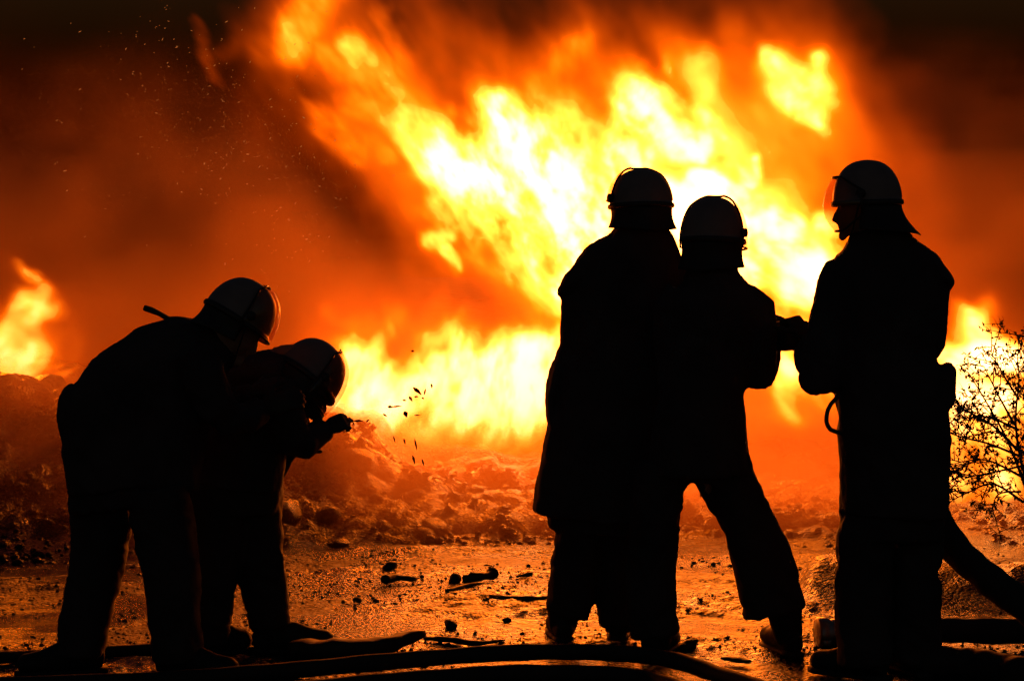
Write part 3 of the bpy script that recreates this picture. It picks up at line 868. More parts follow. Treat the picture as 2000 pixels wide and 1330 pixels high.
def head_shapes(b, T, neck_to):
    """head with brow, nose, lips, chin and ears in the helmet's frame, on a neck that runs down to neck_to"""
    def pt(x, y, z): return T @ Vector((x, y, z))
    yax = (T.to_3x3() @ Vector((0, 1, 0)))
    pts = [pt(0, 0.0, 0.10), pt(0, 0.0, 0.05), pt(0, 0.0, 0.0), pt(0, 0.005, -0.04), pt(0, 0.014, -0.085), pt(0, 0.026, -0.118), pt(0, 0.040, -0.135)]
    b.tube(pts, [(0.055, 0.07), (0.076, 0.095), (0.080, 0.103), (0.078, 0.100), (0.070, 0.090), (0.054, 0.068), (0.026, 0.034)], 20, axis=yax)
    b.tube([pt(0, 0.095, -0.015), pt(0, 0.112, -0.045), pt(0, 0.118, -0.060), pt(0, 0.098, -0.068)], [(0.010, 0.010), (0.013, 0.015), (0.017, 0.014), (0.012, 0.010)], 10)
    b.tube([pt(-0.045, 0.084, -0.008), pt(0, 0.101, -0.006), pt(0.045, 0.084, -0.008)], [0.010, 0.011, 0.010], 8)
    b.tube([pt(-0.022, 0.092, -0.088), pt(0, 0.104, -0.089), pt(0.022, 0.092, -0.088)], [0.007, 0.009, 0.007], 8)
    b.tube([pt(-0.012, 0.09, -0.122), pt(0.012, 0.09, -0.122)], [0.018, 0.018], 10)
    for s in (-1, 1):
        b.tube([pt(s * 0.078, -0.005, -0.015), pt(s * 0.088, -0.012, -0.04), pt(s * 0.080, -0.002, -0.065)], [(0.010, 0.018), (0.010, 0.020), (0.008, 0.012)], 10)
    n0 = pt(0, -0.02, -0.06)
    n1 = Vector(neck_to)
    b.tube([n0, n0.lerp(n1, 0.5), n1, n1 + (n1 - n0).normalized() * 0.08], [(0.060, 0.062), (0.058, 0.062), (0.066, 0.068), (0.085, 0.08)], 16)

def person(label, base, T, torso, sleeves, pelvis, legs, seed, extra_jacket=None, folds=0.011, neck=None, group=None):
    """one firefighter: Empty > body (head, neck, trunk and limbs in one skin), jacket, trousers; boots, gloves and helmet are added after"""
    root = empty('person', base)
    tag(root, label, 'person', group)
    slim = lambda rings, k=0.74: [(r[0], r[1], r[2] * k, r[3], r[4] * k) for r in rings]
    b = Build()
    b.limb(slim(torso + pelvis[1:] if pelvis else torso))
    for sl in sleeves: b.limb(slim(sl))
    for lg in legs: b.limb(slim(lg))
    head_shapes(b, T, neck or P(torso[0][0], torso[0][1], torso[0][3]))
    link_mesh('body', b.fused('body', 0.009, 3), M['skin'], root)
    j = Build()
    j.limb(torso, power=2.35)
    for sl in sleeves: j.limb(sl)
    if extra_jacket: extra_jacket(j)
    link_mesh('jacket', j.fused('jacket', 0.011, 4, folds, seed), M['jacket'], root)
    t = Build()
    if pelvis: t.limb(pelvis, power=2.2)
    for lg in legs: t.limb(lg, power=2.2)
    link_mesh('trousers', t.fused('trousers', 0.011, 4, folds * 1.15, seed + 9, (8.0, 8.0, 7.0)), M['trousers'], root)
    return root

def R5(px, py, w, Y, t): return (px, py, w, Y, t)

# --- the one standing at the edge of the fire, face in profile under a lowered visor
Y = 8.05
c5 = P(1694, 396, Y)
def make_person_profile():
    torso = [R5(1722, 452, 52, Y, .085), R5(1720, 474, 66, Y, .10), R5(1718, 500, 92, Y, .125), R5(1722, 530, 112, Y, .14), R5(1727, 562, 116, Y, .155), R5(1722, 620, 108, Y, .16),
             R5(1724, 690, 97, Y, .16), R5(1734, 745, 102, Y, .165), R5(1742, 800, 108, Y, .165), R5(1748, 870, 109, Y, .17), R5(1747, 940, 106, Y, .175), R5(1744, 1004, 104, Y, .175)]
    arm_l = [R5(1650, 520, 36, Y, .07), R5(1636, 560, 40, Y, .085), R5(1626, 620, 42, Y - .04, .085), R5(1612, 690, 44, Y - .08, .085), R5(1602, 738, 42, Y - .08, .08),
             R5(1596, 742, 36, Y + .02, .07), R5(1586, 710, 32, Y + .12, .06), R5(1576, 675, 27, Y + .19, .05)]
    arm_r = [R5(1800, 520, 36, Y, .07), R5(1815, 560, 38, Y, .085), R5(1812, 620, 36, Y, .085), R5(1813, 656, 35, Y + .02, .08), R5(1795, 690, 34, Y + .14, .07), R5(1760, 730, 28, Y + .26, .05)]
    pelvis = [R5(1744, 930, 98, Y, .15), R5(1742, 1000, 101, Y, .15), R5(1740, 1050, 100, Y, .14)]
    legs = [[R5(1690, 1030, 52, Y - .02, .10), R5(1688, 1100, 54, Y - .02, .10), R5(1686, 1180, 54, Y - .02, .095), R5(1688, 1250, 53, Y - .02, .09), R5(1690, 1296, 52, Y - .02, .09)],
            [R5(1792, 1030, 52, Y + .06, .10), R5(1788, 1100, 51, Y + .06, .10), R5(1786, 1180, 50, Y + .06, .095), R5(1786, 1250, 50, Y + .06, .09), R5(1786, 1290, 50, Y + .06, .09)]]
    T = Matrix.Translation(c5) @ Matrix.Rotation(math.radians(165 - 90), 4, 'Z')
    def cape(j):
        j.limb([R5(1770, 486, 26, Y, .10), R5(1812, 520, 26, Y, .11), R5(1846, 548, 13, Y, .10), R5(1857, 556, 7, Y, .08)])
        j.limb([R5(1838, 716, 14, Y, .06), R5(1841, 722, 18, Y, .09), R5(1840, 740, 22, Y, .09), R5(1842, 778, 21, Y, .08), R5(1838, 786, 18, Y, .07)], power=3.5)
    r = person('firefighter in profile with a clear visor hanging before the face, standing apart', P(1740, 1322, Y), T, torso, [arm_l, arm_r], pelvis, legs, 1.0, cape)
    helmet(r, c5, 165, 2, 0, 0, (0.118, 0.124, 0.155), 0.030, 0.115, 0.055, 95)
    boot(r, P(1690, 1300, Y - .02), math.radians(140), P(1690, 1270, Y - .02))
    boot(r, P(1786, 1300, Y + .06), math.radians(110), P(1786, 1270, Y + .06))
    glove(r, P(1572, 656, Y + .22), (-0.30, 0.25, 0.5), (-0.45, 0.6, -0.2), curl=1.6, size=0.9, thumb_side=1.0, thumb_up=0.1)
    glove(r, P(1752, 735, Y + .28), (-0.4, 0.3, -0.25), (0.2, 0.6, -0.4), curl=1.25)
    # pocket on the hip and a hanging loop of strap
    k = Build()
    k.tube([P(1843, 716, Y), P(1848, 722, Y), P(1848, 776, Y), P(1842, 783, Y)], [(.028, .05), (.033, .06), (.030, .06), (.026, .05)], 16, 5.0)
    link_mesh('pouch', k.fused('pouch', 0.006, 2, 0.003, 4.0), M['strap'], r)
    k = Build()
    lp = [P(1640, 770, Y - .16), P(1622, 788, Y - .17), P(1613, 812, Y - .17), P(1616, 834, Y - .17), P(1628, 842, Y - .17), P(1644, 846, Y - .16)]
    lp = [0.5 * (a_ + b_) for a_, b_ in zip(lp, lp)]
    fine = [lp[0]]
    for q0, q1, q2 in zip(lp, lp[1:], lp[2:]): fine += [q0 * .125 + q1 * .75 + q2 * .125, (q1 + q2) * .5 + (q1 + q2 - q0 - q2) * 0.04]
    fine.append(lp[-1])
    k.tube(fine, [(.008, .012)] * len(fine), 10)
    link_mesh('strap_loop', k.raw('strap_loop'), M['strap'], r)
make_person_profile()

# --- the hose man in the middle, braced on spread legs
Y = 8.5
def make_person_braced():
    Y = 8.5
    torso = [R5(1393, 480, 44, Y, .085), R5(1393, 505, 46, Y, .10), R5(1392, 530, 50, Y, .11), R5(1393, 556, 64, Y, .13), R5(1397, 592, 94, Y, .15), R5(1393, 640, 96, Y, .16), R5(1380, 700, 90, Y, .16),
             R5(1366, 760, 84, Y, .165), R5(1366, 805, 88, Y, .17), R5(1366, 855, 92, Y, .175), R5(1366, 900, 98, Y, .18), R5(1366, 926, 98, Y, .18)]
    arm_r = [R5(1450, 580, 32, Y, .07), R5(1474, 606, 40, Y, .085), R5(1478, 640, 37, Y - .02, .085), R5(1479, 690, 36, Y - .03, .085), R5(1482, 730, 36, Y - .02, .08), R5(1484, 728, 34, Y + .08, .07),
             R5(1494, 695, 30, Y + .16, .06), R5(1506, 668, 26, Y + .22, .05)]
    arm_l = [R5(1335, 570, 36, Y, .07), R5(1318, 600, 38, Y, .085), R5(1312, 660, 36, Y + .02, .085), R5(1318, 715, 36, Y + .05, .08), R5(1350, 725, 32, Y + .18, .07), R5(1400, 690, 26, Y + .30, .05)]
    pelvis = [R5(1366, 850, 86, Y, .15), R5(1364, 900, 94, Y, .16), R5(1352, 932, 92, Y, .15)]
    legs = [[R5(1400, 900, 62, Y, .12), R5(1428, 962, 56, Y, .115), R5(1460, 1020, 52, Y + .01, .105), R5(1486, 1082, 57, Y + .02, .10), R5(1502, 1140, 60, Y + .02, .10), R5(1514, 1196, 62, Y + .02, .095)],
            [R5(1300, 910, 56, Y + .02, .12), R5(1285, 965, 50, Y + .02, .115), R5(1278, 1050, 47, Y, .105), R5(1270, 1105, 48, Y, .10), R5(1272, 1190, 48, Y, .10), R5(1280, 1240, 46, Y, .095)]]
    cc = P(1392, 470, Y)
    T = Matrix.Translation(cc) @ Matrix.Rotation(math.radians(62 - 90), 4, 'Z')
    r = person('braced firefighter gripping the hose, legs wide apart, beside the long coated one', P(1400, 1282, Y), T, torso, [arm_r, arm_l], pelvis, legs, 21.0)
    helmet(r, cc, 62, 4, 0, 32, (0.120, 0.130, 0.168), 0.006, 0.12, 0.008, 100, raised=-8)
    boot(r, P(1540, 1240, Y + .03), math.radians(104), P(1532, 1190, Y + .02))
    boot(r, P(1280, 1256, Y), math.radians(70), P(1280, 1225, Y))
    glove(r, P(1512, 656, Y + .25), (0.35, 0.45, 0.5), (-0.2, 0.5, -0.6), curl=1.3)
    glove(r, P(1408, 684, Y + .32), (0.6, 0.2, 0.3), (0.0, 0.6, -0.5), curl=1.3, thumb_side=-1.0)
make_person_braced()

# --- the long coat with its back to us
def make_person_coat():
    Y = 8.85
    torso = [R5(1250, 446, 54, Y, .09), R5(1250, 464, 66, Y, .105), R5(1248, 484, 82, Y, .12), R5(1241, 512, 103, Y, .14), R5(1233, 545, 116, Y, .15), R5(1232, 600, 120, Y, .16), R5(1230, 660, 118, Y, .16),
             R5(1222, 720, 116, Y, .165), R5(1206, 790, 122, Y, .17), R5(1196, 840, 124, Y, .175), R5(1184, 900, 126, Y, .18), R5(1175, 960, 129, Y, .19), R5(1170, 1011, 131, Y, .20)]
    arm_l = [R5(1160, 535, 40, Y, .08), R5(1136, 566, 42, Y, .09), R5(1134, 620, 37, Y, .085), R5(1130, 680, 36, Y, .085), R5(1110, 735, 38, Y + .02, .085), R5(1104, 785, 38, Y + .06, .08), R5(1118, 815, 34, Y + .16, .07), R5(1160, 800, 27, Y + .28, .05)]
    arm_r = [R5(1318, 530, 38, Y, .08), R5(1330, 570, 38, Y, .085), R5(1328, 640, 36, Y, .085), R5(1322, 700, 36, Y + .02, .08), R5(1320, 715, 32, Y + .15, .07), R5(1340, 690, 27, Y + .28, .05)]
    pelvis = [R5(1180, 930, 100, Y, .14), R5(1172, 1000, 104, Y, .145), R5(1168, 1040, 96, Y, .13)]
    legs = [[R5(1138, 1000, 52, Y, .11), R5(1134, 1045, 46, Y, .105), R5(1122, 1110, 47, Y, .10), R5(1115, 1170, 45, Y, .095), R5(1108, 1200, 41, Y, .09)],
            [R5(1204, 1000, 52, Y + .04, .11), R5(1206, 1060, 48, Y + .04, .105), R5(1207, 1120, 45, Y + .04, .10), R5(1207, 1200, 38, Y + .04, .09), R5(1207, 1222, 36, Y + .04, .09)]]
    cc = P(1252, 402, Y)
    T = Matrix.Translation(cc) @ Matrix.Rotation(math.radians(112 - 90), 4, 'Z')
    def flap(j):
        j.limb([R5(1150, 520, 26, Y, .11), R5(1118, 550, 22, Y, .11), R5(1098, 570, 11, Y, .09), R5(1091, 576, 5, Y, .06)])
        j.limb([R5(1092, 720, 10, Y, .08), R5(1080, 748, 12, Y, .09), R5(1076, 790, 10, Y, .09), R5(1080, 825, 10, Y, .08)])
    r = person('firefighter in a long coat to the knees, back turned, helmet visor raised', P(1180, 1252, Y), T, torso, [arm_l, arm_r], pelvis, legs, 47.0, flap)
    helmet(r, cc, 112, 3, 0, 40, (0.124, 0.134, 0.146), 0.006, 0.10, 0.012, 105, raised=8)
    boot(r, P(1099, 1225, Y), math.radians(96), P(1102, 1192, Y))
    boot(r, P(1207, 1230, Y + .04), math.radians(85), P(1207, 1205, Y + .04))
    glove(r, P(1170, 796, Y + .30), (0.5, 0.5, 0.2), (0.1, 0.5, -0.6), curl=1.2)
    glove(r, P(1348, 682, Y + .30), (0.6, 0.3, 0.3), (0.0, 0.5, -0.6), curl=1.3, thumb_side=-1.0)
make_person_coat()

# --- the one who leans over the crouching nozzle man
def make_person_leaning():
    Y = 8.12
    torso = [R5(436, 660, 46, Y, .085), R5(420, 672, 58, Y, .10), R5(372, 692, 80, Y, .14), R5(312, 722, 92, Y, .17), R5(256, 764, 96, Y, .18), R5(230, 815, 110, Y, .18), R5(228, 860, 106, Y, .18), R5(234, 910, 106, Y, .18), R5(240, 950, 106, Y, .18)]
    arm_n = [R5(380, 690, 44, Y - .13, .08), R5(400, 740, 42, Y - .16, .08), R5(425, 790, 40, Y - .14, .075), R5(450, 815, 36, Y - .08, .07), R5(485, 815, 30, Y - .02, .06), R5(510, 800, 26, Y + .02, .05)]
    arm_f = [R5(385, 690, 42, Y + .14, .08), R5(405, 745, 40, Y + .17, .08), R5(430, 800, 38, Y + .17, .07), R5(462, 800, 32, Y + .15, .06), R5(492, 770, 26, Y + .14, .05)]
    pelvis = [R5(228, 850, 98, Y, .15), R5(238, 920, 106, Y, .16), R5(250, 985, 108, Y, .15)]
    legs = [[R5(196, 950, 64, Y + .05, .12), R5(198, 1030, 57, Y + .05, .11), R5(196, 1062, 54, Y + .05, .105), R5(189, 1112, 51, Y + .04, .10), R5(175, 1170, 49, Y + .03, .095), R5(163, 1220, 47, Y + .02, .09), R5(158, 1278, 45, Y + .02, .09)],
            [R5(304, 950, 62, Y - .06, .12), R5(324, 1055, 60, Y - .06, .11), R5(337, 1130, 53, Y - .06, .105), R5(342, 1200, 51, Y - .06, .10), R5(348, 1290, 47, Y - .06, .09)]]
    cc = P(462, 626, Y)
    T = Matrix.Translation(cc) @ Matrix.Rotation(math.radians(20 - 90), 4, 'Z') @ Matrix.Rotation(math.radians(-34), 4, 'X')
    def tail(j):
        j.limb([R5(345, 720, 60, Y, .16), R5(335, 790, 76, Y, .16), R5(318, 860, 84, Y, .16), R5(308, 920, 84, Y, .16), R5(306, 956, 80, Y, .15)])
        j.limb([R5(150, 760, 18, Y, .10), R5(134, 776, 15, Y, .11), R5(128, 800, 12, Y, .11), R5(134, 850, 12, Y, .10)])
    r = person('firefighter bent forward over a crouching comrade, strap sticking up from the back', P(250, 1315, Y), T, torso, [arm_n, arm_f], pelvis, legs, 71.0, tail)
    helmet(r, cc, 20, 34, 0, 46, (0.118, 0.132, 0.160), 0.006, 0.09, 0.008, 95, 0.06, raised=-2)
    boot(r, P(156, 1290, Y + .02), math.radians(200), P(157, 1262, Y + .02))
    boot(r, P(350, 1300, Y - .06), math.radians(-15), P(348, 1275, Y - .06))
    glove(r, P(516, 796, Y + .03), (0.6, 0.1, 0.2), (0.2, 0.8, -0.3), curl=0.5)
    glove(r, P(498, 765, Y + .14), (0.6, 0.1, 0.2), (0.2, 0.5, -0.6), curl=0.6)
    k = Build()
    k.tube([P(281, 601, Y), P(296, 606, Y), P(312, 613, Y), P(334, 626, Y), P(356, 640, Y)], [(.011, .02), (.012, .02), (.009, .018), (.010, .02), (.01, .02)], 12, 4.0)
    link_mesh('strap', k.fused('strap', 0.004, 2), M['strap'], r)
make_person_leaning()

# --- the crouching nozzle man
def make_person_crouching():
    Y = 8.55
    torso = [R5(566, 722, 42, Y, .085), R5(552, 735, 52, Y, .10), R5(530, 758, 74, Y, .14), R5(505, 800, 84, Y, .17), R5(476, 850, 92, Y, .175), R5(466, 900, 92, Y, .175), R5(460, 950, 92, Y, .17)]
    arm_n = [R5(540, 752, 44, Y - .12, .08), R5(552, 810, 42, Y - .15, .08), R5(572, 862, 37, Y - .13, .075), R5(592, 866, 32, Y - .10, .07), R5(616, 849, 25, Y - .05, .055), R5(640, 837, 19, Y - .01, .045)]
    arm_f = [R5(545, 755, 42, Y + .13, .08), R5(560, 812, 40, Y + .15, .08), R5(575, 850, 34, Y + .14, .07), R5(580, 862, 24, Y + .10, .055), R5(586, 864, 18, Y + .07, .045)]
    pelvis = [R5(460, 880, 90, Y, .15), R5(454, 950, 96, Y, .16), R5(454, 1000, 92, Y, .15)]
    legs = [[R5(424, 950, 64, Y - .05, .11), R5(424, 1060, 52, Y - .05, .105), R5(420, 1160, 36, Y - .05, .10), R5(416, 1255, 28, Y - .05, .09)],
            [R5(502, 950, 50, Y + .04, .11), R5(502, 1010, 46, Y + .04, .11), R5(508, 1080, 47, Y + .04, .105), R5(516, 1150, 44, Y + .03, .10), R5(530, 1226, 38, Y + .02, .09)]]
    cc = P(597, 742, Y)
    T = Matrix.Translation(cc) @ Matrix.Rotation(math.radians(28 - 90), 4, 'Z') @ Matrix.Rotation(math.radians(-42), 4, 'X')
    def shoulder(j):
        j.limb([R5(452, 760, 50, Y, .14), R5(490, 740, 52, Y, .15), R5(530, 735, 52, Y, .15), R5(555, 740, 50, Y, .13)])
        j.limb([R5(585, 760, 40, Y, .09), R5(605, 786, 32, Y, .08), R5(620, 800, 22, Y, .06), R5(630, 808, 10, Y, .05)])
    r = person('crouching firefighter reaching a nozzle out towards the low fire', P(490, 1280, Y), T, torso, [arm_n, arm_f], pelvis, legs, 93.0, shoulder)
    helmet(r, cc, 28, 42, 0, 18, (0.124, 0.137, 0.168), 0.008, 0.09, 0.008, 95, 0.065, raised=-22)
    boot(r, P(412, 1262, Y - .05), math.radians(40), P(414, 1240, Y - .05), 0.25)
    boot(r, P(538, 1250, Y + .02), math.radians(8), P(533, 1215, Y + .02), 0.30)
    glove(r, P(640, 838, Y - .02), (0.9, 0.10, 0.42), (0.15, 0.85, -0.35), curl=1.5, size=0.78, thumb_out=0.2)
    glove(r, P(584, 866, Y + .07), (0.9, 0.0, 0.42), (0.0, -0.7, -0.3), curl=1.5, size=0.74)
make_person_crouching()
# ---------------------------------------------------------------- hoses and things on the ground
def spline(pts, n):
    pts = [Vector(p) for p in pts]
    out = []
    for i in range(len(pts) - 1):
        p0, p1, p2, p3 = pts[max(i - 1, 0)], pts[i], pts[i + 1], pts[min(i + 2, len(pts) - 1)]
        for k in range(n):
            t = k / n
            out.append(0.5 * ((2 * p1) + (p2 - p0) * t + (2 * p0 - 5 * p1 + 4 * p2 - p3) * t * t + (3 * p1 - p0 - 3 * p2 + p3) * t ** 3))
    out.append(pts[-1])
    return out

def hose(label, pts, r, couple=()):
    root = empty('fire_hose', pts[0])
    tag(root, label, 'hose', 'fire hoses')
    b = Build()
    line = spline(pts, 14)
    rr = [(r * (1 + 0.035 * math.sin(i * 0.9) + 0.03 * math.sin(i * 0.37)), r * (1 + 0.03 * math.sin(i * 0.6))) for i in range(len(line))]
    b.tube(line, rr, 18)
    link_mesh('hose_jacket', b.raw('hose_jacket'), M['hose'], root)
    for end in couple:
        p, q = (line[0], line[2]) if end == 0 else (line[-1], line[-3])
        d = (p - q).normalized()
        c = Build()
        c.tube([p - d * 0.06, p - d * 0.05, p - d * 0.01, p, p + d * 0.012, p + d * 0.05, p + d * 0.055], [r * 1.06, r * 1.14, r * 1.14, r * 1.06, r * 1.28, r * 1.28, r * 1.1], 20)
        for k in range(2):
            a = k * math.pi + 0.5
            up = Vector((0, 0, 1)); sd = d.cross(up).normalized()
            o = (up * math.sin(a) + sd * math.cos(a)) * r * 1.25
            c.tube([p + d * 0.015 + o, p + d * 0.05 + o], [(0.016, 0.012), (0.014, 0.010)], 10, 4.0)
        link_mesh('coupling', c.raw('coupling'), M['metal'], root)
    return root

def on_ground(px, py, r=0.0):
    """point on the ground seen at that pixel, lifted by r"""
    Y = ground_Y(py)
    p = P(px, py, Y)
    return Vector((p.x, p.y, r))

hose('thick charged hose carried by the profile firefighter and trailing to the ground',
     [P(1440, 655, 8.78), P(1520, 656, 8.62), P(1590, 662, 8.42), P(1690, 720, 8.34), P(1775, 890, 8.34), P(1850, 1050, 8.26), P(1925, 1125, 8.12), P(2010, 1190, 8.0), Vector((2.10, 7.9, 0.07)), Vector((2.6, 7.7, 0.06))], 0.058)
hose('long black hose lying across the foreground mud',
     [Vector((-1.9, 7.62, 0.05)), on_ground(330, 1352, 0.046), on_ground(560, 1334, 0.046), on_ground(800, 1312, 0.046), on_ground(1000, 1298, 0.046), on_ground(1180, 1298, 0.046), on_ground(1310, 1312, 0.046), on_ground(1420, 1348, 0.046), Vector((1.0, 7.3, 0.05))], 0.031)
hose('second black hose along the very bottom edge in front of the long one',
     [Vector((-1.8, 7.2, 0.04)), on_ground(330, 1384, 0.034), on_ground(560, 1368, 0.034), on_ground(800, 1346, 0.034), on_ground(1000, 1333, 0.034), on_ground(1180, 1336, 0.034), on_ground(1300, 1356, 0.034), Vector((0.75, 7.0, 0.04))], 0.032)
hose('hose on the ground behind the profile firefighter, ending in a coupling',
     [on_ground(1622, 1266, 0.06), on_ground(1700, 1264, 0.06), on_ground(1840, 1260, 0.06), on_ground(2040, 1262, 0.06), Vector((3.4, 8.8, 0.06))], 0.050, (0,))
hose('hose at the bottom edge beside the boots of the profile firefighter',
     [on_ground(1800, 1322, 0.06), on_ground(1880, 1326, 0.06), on_ground(1960, 1338, 0.06), on_ground(2080, 1352, 0.06), Vector((3.0, 7.6, 0.06))], 0.056)

WOOD = plain_material('charred_wood', (0.020, 0.015, 0.012), 0.6, 0, 0.5, 0.6)

def stick(name, label, cat, pts, radii, seg=9, power=2.0, seed=1, mat=None, group=None):
    rnd = random.Random(seed)
    b = Build()
    line = spline(pts, 5)
    n = len(line)
    rad = []
    for i in range(n):
        t = i / (n - 1) * (len(radii) - 1)
        k = min(int(t), len(radii) - 2); f = t - k
        ra = [radii[k][c] * (1 - f) + radii[k + 1][c] * f for c in (0, 1)]
        j = rnd.uniform(0.82, 1.2)
        rad.append((ra[0] * j, ra[1] * rnd.uniform(0.85, 1.15)))
    b.tube(line, rad, seg, power)
    o = link_mesh(name, b.raw(name), mat or WOOD)
    tag(o, label, cat, group)
    return o

stick('plank', 'charred plank lying beside the crouching firefighter\'s boot', 'plank', [on_ground(575, 1286, .04), on_ground(650, 1290, .042), on_ground(740, 1285, .045), on_ground(814, 1272, .07)], [(.035, .06), (.036, .06), (.032, .055), (.014, .045)], 12, 5.0, 3)
stick('charred_log', 'short burnt stick on the bright mud below the low fire', 'stick', [on_ground(752, 1140, .02), on_ground(775, 1136, .02), on_ground(812, 1138, .018)], [(.026, .03), (.016, .02), (.010, .02)], seed=4)
stick('charred_log', 'knobbly burnt stick beside a round black lump', 'stick', [on_ground(905, 1140, .02), on_ground(925, 1140, .03), on_ground(955, 1136, .03), on_ground(962, 1134, .035)], [(.018, .02), (.024, .02), (.018, .02), (.026, .03)], seed=5)
stick('charred_log', 'long thin burnt stick sloping across wet mud', 'stick', [on_ground(872, 1158, .01), on_ground(920, 1148, .012), on_ground(990, 1142, .01)], [(.008, .01), (.014, .015), (.004, .006)], seed=6)
stick('charred_log', 'burnt stick curving towards the long coated firefighter\'s boot', 'stick', [on_ground(935, 1162, .012), on_ground(970, 1172, .014), on_ground(1030, 1176, .014), on_ground(1075, 1174, .014)], [(.005, .006), (.012, .012), (.013, .012), (.013, .012)], seed=7)
stick('charred_log', 'small burnt stick on bright mud below the hem of the long coat', 'stick', [on_ground(1010, 1130, .012), on_ground(1038, 1127, .016)], [(.006, .01), (.012, .012)], seed=8)
stick('charred_log', 'thin burnt stick near the tip of the plank', 'stick', [on_ground(830, 1252, .012), on_ground(880, 1256, .014), on_ground(930, 1262, .012), on_ground(985, 1254, .01)], [(.008, .012), (.012, .015), (.011, .012), (.004, .006)], seed=9)
stick('charred_log', 'flat burnt stick before the boot of the braced firefighter', 'stick', [on_ground(1412, 1290, .012), on_ground(1440, 1294, .012), on_ground(1462, 1298, .012)], [(.006, .02), (.011, .03), (.006, .02)], seed=10)
stick('charred_log', 'short thick burnt stick between the spread legs', 'stick', [on_ground(1335, 1272, .015), on_ground(1352, 1268, .02)], [(.014, .02), (.012, .02)], seed=12)

def lump(label, px, py, r, k, flat=0.8):
    o = bpy.data.objects.new('charred_lump', STONES[k].copy()); col.objects.link(o)
    o.data.materials.clear(); o.data.materials.append(WOOD)
    p = on_ground(px, py, r * 0.5)
    o.location = p; o.scale = (r * 1.15, r, r * flat); o.rotation_euler = (.2, .3, k * 1.7)
    tag(o, label, 'lump', 'burnt lumps on the mud')
lump('round black lump beside the knobbly burnt stick', 888, 1140, .042, 1)
lump('dark peaked lump on the mud just below the heap', 762, 1116, .038, 2, .8)
lump('black lump on the mud in front of the low fire, nearest the foreground hose', 880, 1226, .030, 3)
lump('small black lump right of the crouching firefighter\'s knee, on glowing mud', 698, 1176, .020, 4)
lump('small black lump near the long coated firefighter\'s boot', 990, 1216, .020, 0)
lump('tiny black lump left of the small one on glowing mud', 670, 1178, .013, 1)
lump('flat black lump between the spread legs of the braced firefighter', 1345, 1268, .040, 2, .5)
lump('flat dark lump beside the boots of the profile firefighter', 1628, 1296, .05, 3, .3)

# nozzle and its thin supply hose
noz = empty('nozzle', P(655, 832, 8.56))
tag(noz, 'small hose nozzle held out by the crouching firefighter', 'nozzle')
b = Build()
a0, a1 = P(600, 862, 8.58), P(686, 819, 8.585)
d = (a1 - a0)
b.tube([a0, a0 + d * .5, a0 + d * .55, a0 + d * .8, a0 + d * .83, a0 + d * .97, a1], [.018, .018, .021, .017, .013, .011, .012], 14)
link_mesh('barrel', b.raw('barrel'), M['metal'], noz)
b = Build()
q = a0 + d * 0.86
ring = [q + Vector((0.016 * math.cos(t), 0.0, -0.022 + 0.014 * math.sin(t))) for t in np.linspace(0, 2 * math.pi, 17)]
b.tube(ring, [.0022] * 17, 6)
link_mesh('pull_ring', b.raw('pull_ring'), M['metal'], noz)
b = Build()
b.tube([a1 - d * .06 + Vector((0, 0, .012)), a1 + Vector((.004, 0, -.002)), a1 + Vector((.012, 0, -.022))], [.004, .0035, .0025], 8)
link_mesh('trigger', b.raw('trigger'), M['metal'], noz)
hose('thin supply hose running down behind the crouching firefighter\'s legs',
     [a0, P(560, 900, 8.62), P(524, 1000, 8.78), P(528, 1150, 8.82), on_ground(500, 1258, .025), on_ground(440, 1266, .025), on_ground(330, 1278, .025), on_ground(120, 1290, .025), on_ground(-60, 1300, .025)], 0.022)

# scraps of burnt matter flying in the jet
FL = plain_material('burnt_flake', (0.03, 0.012, 0.008), 0.7)
for k, (px, py, ln, wd, an) in enumerate([(700, 822, 10, 2.4, 0.0), (718, 822, 4, 2, -.6), (752, 811, 5, 2, .7), (762, 795, 5, 3, .2), (775, 794, 11, 2, -.05), (790, 782, 4, 2, .2), (802, 779, 6, 3, 1.0), (815, 764, 11, 4, .75),
                                      (813, 775, 4, 2, .1), (826, 778, 3, 2, .6), (830, 765, 7, 2, -1.3), (843, 754, 5, 2.5, 1.4), (792, 809, 6, 5, 1.2), (815, 811, 6, 1.5, 0), (806, 686, 3, 2.5, 0.3),
                                      (812, 868, 12, 2, 1.4), (790, 862, 6, 2, 1.3), (808, 898, 9, 2.5, 1.3), (826, 903, 7, 2, 1.3), (770, 858, 7, 1.5, 1.3)]):
    Yk = 9.3 + 0.09 * (k % 7)
    c = P(px, py, Yk); s = Yk / F_PX
    b = Build()
    dx = Vector((math.cos(an), 0.3 * math.sin(k), -math.sin(an)))
    b.tube([c - dx * ln * s, c - dx * ln * .35 * s, c + dx * ln * .2 * s + Vector((0, 0, .3 * wd * s)), c + dx * ln * s], [(.3 * wd * s, .002), (wd * s, .003), (wd * .9 * s, .003), (.2 * wd * s, .001)], 7)
    o = link_mesh('burnt_scrap', b.raw('burnt_scrap'), FL)
    tag(o, 'tiny dark scrap flying through the air before the low white fire', 'scrap', 'burnt scraps in the air')

